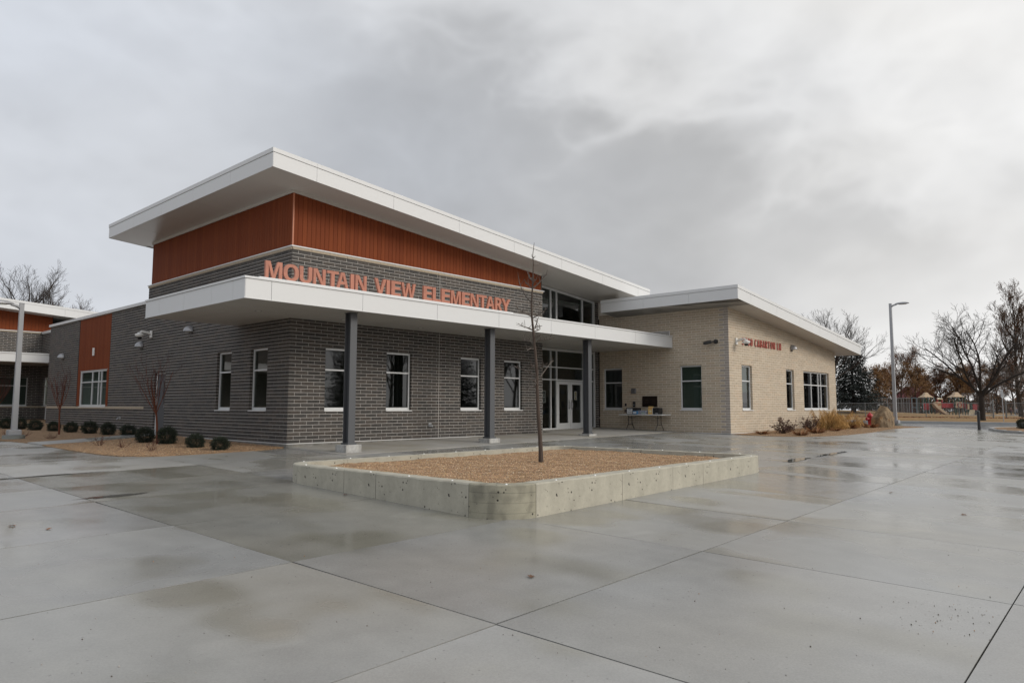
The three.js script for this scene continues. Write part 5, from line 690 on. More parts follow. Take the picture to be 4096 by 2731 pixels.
  { const t = thing('wall_plaque', 'dark bronze plaque with a round emblem on the tan wall above the table', 'plaque', [wx, 1.268, 1.575], -HP), br = S({ color: lin(0.02, 0.013, 0.01), metalness: 0.4, roughness: 0.4 }), rs = S({ color: lin(0.075, 0.045, 0.03), metalness: 0.5, roughness: 0.4 }); mk('panel', rb(0.74, 0.455, 0.02, 0, 0, 0.012, 0.004), br, t); for (const [a, b, c, d] of [[-0.37, 0.37, 0.215, 0.228], [-0.37, 0.37, -0.228, -0.215], [-0.37, -0.358, -0.214, 0.214], [0.358, 0.37, -0.214, 0.214]]) mk('border', span(a, b, c, d, 0.02, 0.03), rs, t); const em = mk('emblem', new THREE.TorusGeometry(0.075, 0.008, 6, 28).translate(-0.15, 0.0, 0.024), rs, t); mk('emblem_cross', merge([span(-0.155, -0.145, -0.045, 0.045, 0.021, 0.027), span(-0.18, -0.12, -0.005, 0.005, 0.021, 0.0265)]), rs, t); for (let i = 0; i < 7; i++) mk('text_row', span(0.08 + (i % 3) * 0.012, 0.3 - (i % 2) * 0.03, 0.09 - i * 0.034, 0.098 - i * 0.034, 0.021, 0.0245), rs, t); }
  { const t = thing('wall_louver', 'white louvred scupper box on the tan wall just above the canopy', 'vent', [wx, 4.13, 2.13], -HP); mk('frame', merge([span(-0.48, 0.48, 0.08, 0.1, 0, 0.05), span(-0.48, 0.48, -0.1, -0.08, 0, 0.05), span(-0.48, -0.46, -0.079, 0.079, 0, 0.05), span(0.46, 0.48, -0.079, 0.079, 0, 0.05)]), white, t); for (let i = 0; i < 4; i++) mk('slat', span(-0.455, 0.455, -0.075 + i * 0.04, -0.062 + i * 0.04, 0.005, 0.045), white, t); }
  // notices in the entrance glass
  sheetThing('door_notice', 'white and yellow notice on the right entrance door', [14.62, 1.52, -1.185], 0.2, 0.38, lines([[0.12, 0.25, 0.75, 0.2], [0.4, 0.2, 0.8, 0.04], [0.5, 0.2, 0.8, 0.04], [0.72, 0.3, 0.7, 0.2]], '#7d7440', '#8d8d88'), 0);
  sheetThing('framed_notice', 'framed notice on the glass left of the entrance doors', [12.45, 1.45, -1.185], 0.26, 0.5, lines([[0, 0, 1, 0.04], [0.96, 0, 1, 0.04], [0, 0, 0.07, 1], [0, 0.93, 1, 1], [0.3, 0.2, 0.8, 0.05], [0.5, 0.2, 0.8, 0.05]], '#6d7470', '#252b2a'), 0);
  sheetThing('framed_notice', 'framed notice on the glass right of the entrance doors', [15.55, 1.45, -1.185], 0.26, 0.5, lines([[0, 0, 1, 0.04], [0.96, 0, 1, 0.04], [0, 0, 0.07, 1], [0, 0.93, 1, 1], [0.3, 0.2, 0.8, 0.05], [0.5, 0.2, 0.8, 0.05]], '#6d7470', '#252b2a'), 0);
  { const t = thing('sensor_box', 'small white sensor box on the rust panel of the low wing', 'sensor', [0.088, 3.38, -16.38], -HP); mk('case', rb(0.17, 0.34, 0.05, 0, 0, 0.026, 0.01), camWhite, t); mk('face', rb(0.1, 0.2, 0.01, 0, 0, 0.052, 0.004), sillMat, t); }
  const tap = (pos, turn, label) => { const t = thing('wall_tap', label, 'tap', pos, turn, 'hose taps on the charcoal walls'); mk('plate', rb(0.12, 0.12, 0.02, 0, 0, 0.011, 0.004), galv, t); const tb = new Tubes(); tb.line([[0, 0, 0.02], [0, 0, 0.09], [0, -0.03, 0.12], [0, -0.07, 0.125]].map((a) => new THREE.Vector3(...a)), [0.02, 0.02, 0.018, 0.018], 8); mk('spout', tb.geo(), galv, t); };
  tap([5.21, 0.44, 0.002], 0, 'hose tap low on the charcoal front wall between the columns'); tap([0.098, 0.56, -12.92], -HP, 'hose tap low on the wing wall right of the rust panel');
}

// ---------------------------------------------------------------- standing water, leaves and grit on the plaza
{
  const water = PH({ color: lin(0.10, 0.098, 0.09), roughness: 0.03, ior: 1.33 });
  const nz = createNoise2D(rng(91));
  const at = (u, v) => { const d = FW.clone().addScaledVector(RT, (u - 2048) / F).addScaledVector(UP, -(v - 1365.5) / F); let t = 5; for (let k = 0; k < 60; k++) { const p = EYE.clone().addScaledVector(d, t); t += (p.y - H(p.x, p.z)) * 0.9 / Math.max(0.02, -d.y) * (p.y > H(p.x, p.z) ? 1 : 1); } return EYE.clone().addScaledVector(d, t); };
  // [pixel, length along the joint, width]
  const pud = [[3190, 1840, 1.5, 0.5], [3330, 1816, 2.2, 0.32], [450, 1985, 0.9, 0.32], [120, 1908, 2.0, 0.22]];
  for (const [u, v, l, w0] of pud) { const w = w0 * 0.62;
    const c = at(u, v), n = 40, P = [c.x, H(c.x, c.z) + 0.009, c.z], I = []; for (let i = 0; i < n; i++) { const a = i / n * 6.2832, k = 1 + 0.35 * nz(Math.cos(a) * 1.7 + u, Math.sin(a) * 1.7 + v) + 0.15 * nz(Math.cos(a) * 5 + v, Math.sin(a) * 5 + u), x = c.x + Math.cos(a) * l / 2 * k, z = c.z + Math.sin(a) * w / 2 * k - Math.cos(a) * l / 2 * k * 0.0288; P.push(x, H(x, z) + 0.0085, z); I.push(0, 1 + (i + 1) % n, 1 + i); }
    const g = new THREE.BufferGeometry(); g.setAttribute('position', new THREE.Float32BufferAttribute(P, 3)); g.setIndex(I); g.computeVertexNormals(); struct(mk(numbered('puddle'), g, water));
  }
  const leafG = (() => { const lv = new Leaves(); for (let k = -2; k <= 2; k++) { const a = k * 0.62, d = new THREE.Vector3(Math.sin(a), 0.22 - 0.05 * k * k, Math.cos(a)).normalize(), s = new THREE.Vector3(Math.cos(a), 0, -Math.sin(a)); lv.leaf(new THREE.Vector3(0, 0.004, 0), d, s, 0.05 - Math.abs(k) * 0.006, 0.026, 1); } return lv.geo(); })();
  const leafM = [[0.36, 0.13, 0.035], [0.22, 0.10, 0.05], [0.12, 0.06, 0.03], [0.30, 0.07, 0.04]].map((c) => S({ color: lin(...c), roughness: 0.9, side: THREE.DoubleSide }));
  [[45, 2104, 'orange fallen leaf on the slab near the lamp post side', 0], [185, 2119, 'pale fallen leaf beside the orange leaf on the plaza', 1], [2131, 2310, 'brown curled fallen leaf on the slab in front of the planter', 2], [1384, 1979, 'red fallen leaf at the foot of the planter side wall', 3], [3560, 1972, 'dark curled fallen leaf alone on the bright wet slab', 2], [3860, 2062, 'larger dark curled fallen leaf beside a slab joint', 2], [2815, 1926, 'brown fallen leaf at the foot of the planter front', 3], [2890, 1914, 'reddish fallen leaf under the planter end', 3]].forEach(([u, v, label, m], i) => { const p = at(u, v), o = one('fallen_leaf', leafG, leafM[m], label, 'leaf', 'fallen leaves on the plaza'); o.position.set(p.x, H(p.x, p.z) + 0.005, p.z); o.rotation.y = i * 1.7; o.scale.setScalar(1.25); });
  const gm = new THREE.InstancedMesh(stoneGeo, S({ color: lin(0.12, 0.105, 0.09), roughness: 0.9 }), 420), r = rng(97), q = new THREE.Matrix4(), Q = new THREE.Quaternion(), sc = new THREE.Vector3(), cc = new THREE.Color(); gm.name = 'grit'; gm.userData.kind = 'stuff'; tag(gm, 'small dark grit and gravel scattered over the concrete plaza', 'grit'); gm.castShadow = true;
  for (let i = 0; i < 420; i++) { let p; if (i < 90) { p = at(3800 + (r() + r() - 1) * 260, 2460 + (r() + r() - 1) * 90); } else { do p = at(60 + r() * 4000, 1850 + Math.pow(r(), 0.7) * 860); while (p.x > -3.9 && p.x < 5.2 && p.z > 5.7 && p.z < 11.9); } const k = 0.0018 + 0.0055 * Math.pow(r(), 5); q.compose(new THREE.Vector3(p.x, H(p.x, p.z) + k * 0.4 + 0.001, p.z), Q.setFromEuler(new THREE.Euler(r(), r() * 6, r())), sc.set(k, k, k)); gm.setMatrixAt(i, q); const w = r(); cc.setRGB(w > 0.85 ? 3 : w > 0.75 ? 2.6 : 0.7 + w, w > 0.85 ? 3.2 : w > 0.75 ? 1.6 : 0.7 + w, w > 0.85 ? 3.4 : w > 0.75 ? 0.9 : 0.7 + w); gm.setColorAt(i, cc); }
  scene.add(gm);
}

// ---------------------------------------------------------------- beyond the road
{
  const gy = (x, z) => H(x, z) + 0.125, galvWire = S({ color: lin(0.22, 0.225, 0.225), roughness: 0.5, metalness: 0.3 }), postM = S({ color: lin(0.17, 0.175, 0.17), roughness: 0.6, metalness: 0.2 });
  function fence(name, label, x, z0, z1, h, posts, group, sp = 0.075) {
    const t = thing(name, label, 'fence', [x, gy(x, (z0 + z1) / 2), (z0 + z1) / 2], 0, group), L = (z, y) => new THREE.Vector3(0, gy(x, z) - t.position.y + y, z - t.position.z);
    for (const [z, r, hh] of posts) { const tb = new Tubes(); tb.line([L(z, -0.1), L(z, hh ?? h)], [r, r], 8); mk('post', tb.geo(), postM, t); mk('post_cap', new THREE.SphereGeometry(r * 1.15, 8, 6).translate(...L(z, hh ?? h).toArray()), galvWire, t); }
    const n = Math.ceil((z1 - z0) / 2), pts = []; for (let i = 0; i <= n; i++) pts.push(L(lerp(z0, z1, i / n), h - 0.02)); const rl = new Tubes(); rl.line(pts, pts.map(() => 0.021), 6); mk('top_rail', rl.geo(), galvWire, t);
    const w = new Tubes(); for (const s of [-1, 1]) for (let z = z0 - h; z < z1 + h; z += sp) { let a = z, b = z + s * h, ya = 0.04, yb = h - 0.03; const cut = (zz) => (zz - a) / (b - a); let t0 = 0, t1 = 1; for (const lim of [z0, z1]) { const k = cut(lim); if ((a - lim) * (b - lim) < 0) { if ((lim === z0) === (s > 0)) t0 = Math.max(t0, k); else t1 = Math.min(t1, k); } } if ((a <= z0 && b <= z0) || (a >= z1 && b >= z1) || t1 - t0 < 0.02) continue; const f = (k) => { const zz = lerp(a, b, k); return L(zz, lerp(ya, yb, k)); }; w.line([f(t0), f(t1)], [0.0026, 0.0026], 3); }
    mk('wire_mesh', w.geo(), galvWire, t); return t;
  }
  const X = 57.5, zOf = (u) => { const k = (u - 2048) / F, d = (X - EYE.x) / (FW.x + RT.x * k); return EYE.z + d * (FW.z + RT.z * k); };
  fence('chain_link_fence', 'long low chain-link fence across the lawn left of the gate gap', X, -16, zOf(3959), 1.22, [[-15, 0.03], [-9.5, 0.03], [zOf(3451), 0.03], [zOf(3692), 0.03], [zOf(3823), 0.03], [zOf(3959), 0.06, 1.38]], 'low chain-link fences across the lawn');
  fence('chain_link_fence', 'low chain-link fence right of the gate gap', X, zOf(4010), 26, 1.22, [[zOf(4010), 0.06, 1.38], [12, 0.03], [15.5, 0.03], [19, 0.03], [22.5, 0.03]], 'low chain-link fences across the lawn');
  // taller fence of the ball court and the cage behind
  fence('court_fence', 'taller wire court fence behind the low fence by the two children', 96, -2, 18, 2.9, [[-2, 0.03], [1, 0.03], [4, 0.03], [7, 0.03], [10, 0.03], [13, 0.03], [16, 0.03], [18, 0.03]], undefined, 0.16);
  { const p0 = pix(3512, 1645, 84), p1 = pix(3640, 1645, 80); const t = thing('batting_cage', 'wire ball cage with upright posts between spruce and play set', 'cage', [p0.x, gy(p0.x, p0.z), p0.z], Math.atan2(-(p1.z - p0.z), p1.x - p0.x)), l = Math.hypot(p1.x - p0.x, p1.z - p0.z), h = 1.75; for (let i = 0; i <= 6; i++) { const tb = new Tubes(); tb.seg([l * i / 6, -0.6, 0], [l * i / 6, h, 0], 0.028, 0.028, 7); mk('post', tb.geo(), galvWire, t); const t2 = new Tubes(); t2.seg([l * i / 6 + 0.5, -0.6, -2.4], [l * i / 6 + 0.5, h, -2.4], 0.024, 0.024, 7); mk('post', t2.geo(), galvWire, t); } for (const y of [h, 0.02]) { const tb = new Tubes(); tb.seg([0, y, 0], [l, y, 0], 0.028, 0.028, 7); tb.seg([0.5, y, -2.4], [l + 0.5, y, -2.4], 0.024, 0.024, 7); mk('rail', tb.geo(), galvWire, t); } const w = new Tubes(); for (const s of [-1, 1]) for (let x = -h; x < l + h; x += 0.1) { const a = Math.max(0, Math.min(l, x)), b = Math.max(0, Math.min(l, x + s * h)); if (Math.abs(b - a) < 0.05) continue; const ya = Math.abs(a - x), yb = Math.abs(b - x); w.seg([a, ya, 0], [b, yb, 0], 0.003, 0.003, 3); } mk('wire_mesh', w.geo(), galvWire, t); const tw = new Tubes(); for (const dx of [0.5, 1.1]) tw.seg([l + dx, -0.5, 0.2], [l + dx, h, 0.2], 0.05, 0.05, 6); tw.seg([l + 0.5, h, 0.2], [l + 1.1, h, 0.2], 0.05, 0.05, 6); tw.seg([l + 0.5, 0.7, 0.2], [l + 1.1, 0.7, 0.2], 0.04, 0.04, 6); mk('gate_frame', tw.geo(), S({ color: lin(0.12, 0.17, 0.2), roughness: 0.6 }), t); }
  // parking sign on a post
  { const x = 44.6, k = (3998 - 2048) / F, d = (x - EYE.x) / (FW.x + RT.x * k), z = EYE.z + d * (FW.z + RT.z * k), t = thing('parking_sign', 'narrow white roadside sign on a thin steel post beyond the kerb', 'sign', [x, gy(x, z), z], -HP - 0.1); const tb = new Tubes(); tb.seg([0, -0.1, 0], [0, 1.95, 0], 0.025, 0.025, 6); mk('post', tb.geo(), galv, t); const c = document.createElement('canvas'); c.width = 64; c.height = 256; const q = c.getContext('2d'); q.fillStyle = '#d8dad9'; q.fillRect(0, 0, 64, 256); q.fillStyle = '#7c8083'; for (let i = 0; i < 6; i++) q.fillRect(10, 24 + i * 38, 44, 16); const mt = new THREE.CanvasTexture(c); mt.colorSpace = THREE.SRGBColorSpace; mk('sign_plate', new THREE.BoxGeometry(0.14, 0.46, 0.006).translate(0, 1.78, 0.03), S({ map: mt, roughness: 0.5 }), t); }
  // island with a kerb at the right edge
  { const c = pix(4140, 1709, 34), pts = []; for (let i = 0; i < 40; i++) { const a = i / 40 * 6.2832; pts.push([c.x + Math.cos(a) * 3.4, c.z + Math.sin(a) * 2.3 + 0.6]); } struct(mk('island_bed', outlineSheet(pts.map(([x, z]) => [c.x + (x - c.x) * 0.95, c.z + 0.6 + (z - c.z - 0.6) * 0.93]), 0.1, 1, 0.1), gravel)); const ring = new THREE.Group(); ring.name = 'island_kerb'; struct(ring); for (let i = 0; i < 20; i++) { const a = pts[i * 2], b = pts[(i * 2 + 2) % 40], l = Math.hypot(b[0] - a[0], b[1] - a[1]); const m = mk('kerb_stone', rb(l - 0.01, 0.26, 0.16, 0, 0, 0, 0.02), kerbMat, ring); m.position.set((a[0] + b[0]) / 2, H(...a) - 0.01, (a[1] + b[1]) / 2); m.rotation.y = -Math.atan2(b[1] - a[1], b[0] - a[0]); } const s = pix(4094, 1700, 34.5); const sh = copy(shrubs[0], [s.x, H(s.x, s.z) + 0.11, s.z], 1, 'round dark shrub in the kerbed island by the road', 0.85); Object.assign(sh.userData, { category: 'shrub' }); }
  // play set
  {
    const D = 104, c = pix(3840, 1656, D), ang = -YAW, t = thing('play_set', 'playground set with two tan peaked roofs, red panels and a tan slide', 'playground', [c.x, gy(c.x, c.z), c.z], ang), m = D / F, green = S({ color: lin(0.012, 0.05, 0.035), roughness: 0.5 }), red = S({ color: lin(0.26, 0.012, 0.018), roughness: 0.5 }), tan = S({ color: lin(0.42, 0.31, 0.20), roughness: 0.6 }), cream = S({ color: lin(0.55, 0.47, 0.32), roughness: 0.6 }), blk = S({ color: lin(0.015, 0.015, 0.018), roughness: 0.6 }), orange = S({ color: lin(0.45, 0.14, 0.03), roughness: 0.5 });
    const U = (u) => (u - 3840) * m, V = (v) => (1656 - v) * m;
    const post = (u, top, z) => { const tb = new Tubes(); tb.seg([U(u), -0.1, z], [U(u), V(top), z], 0.065, 0.065, 8); mk('post', tb.geo(), green, t); };
    const roofG = (u0, u1, vt, vb, z) => { const w = U(u1) - U(u0), h = V(vt) - V(vb), s = [[0.12, 1], [0.16, 0.98], [0.30, 0.52], [0.5, 0.2], [0.64, 0.06], [0.66, 0.0], [0.6, -0.03]].map(([r, y]) => new THREE.Vector2(r * w * 1.07, y * h)); const g = new THREE.LatheGeometry(s.reverse(), 4); g.rotateY(Math.PI / 4); const f = flat(g); f.computeVertexNormals(); mk('roof', f.translate((U(u0) + U(u1)) / 2, V(vb), z), tan, t); };
    roofG(3688, 3730, 1565, 1584, 0); roofG(3806, 3853, 1563, 1583, 0);
    for (const u of [3690, 3703, 3716, 3729]) for (const z of [-0.8, 0.8]) post(u + (z > 0 ? 0 : 3), 1583, z); for (const u of [3810, 3824, 3840, 3850]) for (const z of [-0.8, 0.8]) post(u + (z > 0 ? 0 : 3), 1582, z); for (const [u, v] of [[3758, 1610], [3771, 1603], [3789, 1602], [3866, 1600], [3878, 1606], [3889, 1603], [3897, 1612]]) post(u, v, (u % 3) * 0.5 - 0.5);
    const panel = (u0, u1, v0, v1, z, mat, n = 'panel') => mk(n, rb(U(u1) - U(u0), V(v0) - V(v1), 0.08, (U(u0) + U(u1)) / 2, (V(v0) + V(v1)) / 2, z, 0.02), mat, t);
    panel(3683, 3707, 1608, 1634, 0.9, red); panel(3731, 3757, 1602, 1626, 0.7, tan); panel(3762, 3809, 1606, 1626, 0.5, red); panel(3812, 3838, 1603, 1626, 0.9, tan); panel(3857, 3872, 1610, 1630, 0.4, red); panel(3864, 3871, 1610, 1632, 0.55, tan); panel(3886, 3903, 1611, 1634, 0.5, red); panel(3843, 3853, 1608, 1626, 0.6, red); panel(3690, 3900, 1626, 1629, 0, blk, 'deck');
    for (const [u, v] of [[3738, 1607], [3745, 1614], [3738, 1620], [3752, 1612]]) mk('play_ring', new THREE.TorusGeometry(0.1, 0.035, 6, 14).translate(U(u), V(v), 0.76), orange, t); mk('bubble_window', new THREE.TorusGeometry(0.3, 0.06, 6, 18).translate(U(3826), V(1614), 0.96), red, t); mk('steering_arch', new THREE.TorusGeometry(0.38, 0.05, 6, 18, Math.PI).translate(U(3823), V(1598), 0.7), S({ color: lin(0.5, 0.52, 0.52), roughness: 0.5 }), t);
    { const tb = new Tubes(); tb.line([[3748, 1592, 0.3], [3758, 1590, 0.3], [3769, 1592, 0.3]].map(([u, v, z]) => new THREE.Vector3(U(u), V(v), z)), [0.12, 0.13, 0.12], 8); mk('arch_bar', tb.geo(), cream, t); const t2 = new Tubes(); for (const u of [3748, 3767]) t2.seg([U(u), V(1606), 0.3], [U(u + 1), V(1592), 0.3], 0.1, 0.1, 8); mk('arch_leg', t2.geo(), red, t); }
    { const pts = [[3713, 1609], [3718, 1614], [3723, 1624], [3734, 1634], [3746, 1645], [3757, 1652], [3762, 1653]].map(([u, v], i) => new THREE.Vector3(U(u), V(v), 1.0 + i * 0.12)), cv = new THREE.CatmullRomCurve3(pts), s = new THREE.Shape([[-0.02, -0.42], [0.3, -0.42], [0.3, -0.34], [0.06, -0.3], [0.06, 0.3], [0.3, 0.34], [0.3, 0.42], [-0.02, 0.42]].map((q) => new THREE.Vector2(...q))); const P = cv.getPoints(24), prof = s.getPoints(1), pos = [], ix = []; P.forEach((p, i) => { const T = cv.getTangent(i / 24), N = new THREE.Vector3(-T.y, T.x, 0).normalize(); if (N.y < 0) N.negate(); for (const q of prof) pos.push(p.x + N.x * q.x, p.y + N.y * q.x, p.z + q.y); }); const n = prof.length; for (let i = 0; i < 24; i++) for (let j = 0; j < n; j++) { const a = i * n + j, b = i * n + (j + 1) % n; ix.push(a, b, a + n, b, b + n, a + n); } const g = new THREE.BufferGeometry(); g.setAttribute('position', new THREE.Float32BufferAttribute(pos, 3)); g.setIndex(ix); const f = g.toNonIndexed(); f.computeVertexNormals(); mk('slide', f, tan, t); }
    { const sh = new THREE.Shape(); sh.moveTo(U(3857) - U(3855), 0); sh.lineTo(U(3880) - U(3855), V(1634)); sh.lineTo(U(3862) - U(3855), V(1634)); sh.bezierCurveTo(0.05, V(1640), 0.1, V(1648), U(3854) - U(3855), V(1654)); sh.lineTo(U(3876) - U(3855), V(1654)); sh.bezierCurveTo(U(3878) - U(3855), V(1648), U(3876) - U(3855), V(1642), U(3880) - U(3855), V(1634)); const s2 = new THREE.Shape([[0, 0.07], [0.78, 0.07], [0.8, 0.3], [0.88, 0.55], [0.9, 0.8], [0.18, 0.8], [0.14, 0.55], [0.02, 0.35]].map((q) => new THREE.Vector2(...q))); for (let j = 0; j < 4; j++) for (let i = 0; i < 3; i++) { const a = 0.14 + i * 0.22 + j * 0.035, b = 0.13 + j * 0.17; s2.holes.push(new THREE.Path([[a, b], [a, b + 0.07], [a + 0.13, b + 0.07], [a + 0.13, b]].map((q) => new THREE.Vector2(...q)))); } mk('climbing_wall', new THREE.ExtrudeGeometry(s2, { depth: 0.07, bevelEnabled: false }).translate(U(3855), 0, 1.2), cream, t); }
    { const tb = new Tubes(); for (const z of [0.1, 0.6]) tb.seg([U(3902), V(1612), z], [U(3926), V(1628), z], 0.035, 0.035, 6); mk('hand_rail', tb.geo(), red, t); panel(3886, 3926, 1634, 1654, 0.2, blk, 'steps'); panel(3668, 3700, 1640, 1652, 0.4, blk, 'steps'); }
    mk('surfacing', span(U(3690), U(4000), -0.1, 0.02, -3, 2.2), S({ color: lin(0.22, 0.09, 0.055), roughness: 1 }), t); mk('border', span(U(3716), U(4130), -0.1, 0.11, 2.21, 2.5), kerbMat, t);
  }
  // white kerb line and path behind the play area
  struct(mk('far_path', sheet(118, 120.5, -40, 40, 2, 30, 0.15), kerbMat));
  // pavilion with a red roof
  { const D = 144, c = pix(3680, 1655, D), t = thing('pavilion', 'open pavilion with a steep dark red roof behind the play set', 'pavilion', [c.x, gy(c.x, c.z) - 0.1, c.z], -YAW), m = D / F, rm = S({ color: lin(0.13, 0.034, 0.037), roughness: 0.7 }), w = 118 * m, h0 = (1655 - 1592) * m, h1 = (1655 - 1545) * m; const s = new THREE.Shape([[-w / 2, h0], [w / 2, h0], [0.0, h1]].map((q) => new THREE.Vector2(...q))); mk('roof', new THREE.ExtrudeGeometry(s, { depth: 7, bevelEnabled: false }).translate(0, 0, -5), rm, t); mk('fascia', merge([rb(Math.hypot(w / 2, h1 - h0) + 0.3, 0.2, 0.1, 0, 0, 0).rotateZ(Math.atan2(h0 - h1, w / 2)).translate(w / 4, (h0 + h1) / 2, 2.06), rb(Math.hypot(w / 2, h1 - h0) + 0.3, 0.2, 0.1, 0, 0, 0).rotateZ(Math.atan2(h1 - h0, w / 2)).translate(-w / 4, (h0 + h1) / 2, 2.06)]), S({ color: lin(0.3, 0.22, 0.18), roughness: 0.7 }), t); for (const x of [-0.42, -0.14, 0.14, 0.42]) for (const z of [-4.5, 1.6]) mk('post', span(x * w - 0.12, x * w + 0.12, -0.2, h0, z - 0.12, z + 0.12), S({ color: lin(0.12, 0.05, 0.04), roughness: 0.8 }), t); mk('back_wall', span(-w * 0.4, w * 0.4, -0.2, h0 * 0.96, -4.9, -4.7), S({ color: lin(0.1, 0.06, 0.05), roughness: 0.9 }), t); }
  // basketball hoop
  { const p = pix(4063, 1655, 112), t = thing('basketball_hoop', 'basketball hoop on a pole behind the two children', 'basketball hoop', [p.x, gy(p.x, p.z) - 0.1, p.z], -YAW - 0.3); const tb = new Tubes(); tb.line([[0, -0.1, 0], [0, 2.2, 0], [-0.15, 2.6, 0.4]].map((a) => new THREE.Vector3(...a)), [0.07, 0.06, 0.05], 8); mk('pole', tb.geo(), galv, t); const s = new THREE.Shape(); s.absellipse(-0.15, 2.85, 0.72, 0.42, 0, 6.2832); mk('backboard', new THREE.ExtrudeGeometry(s, { depth: 0.05, bevelEnabled: false, curveSegments: 16 }).translate(0, 0, 0.4), S({ color: lin(0.4, 0.42, 0.42), roughness: 0.5 }), t); mk('rim', new THREE.TorusGeometry(0.23, 0.015, 6, 18).rotateX(HP).translate(-0.15, 2.62, 0.7), S({ color: lin(0.35, 0.06, 0.02), roughness: 0.5 }), t); }
}

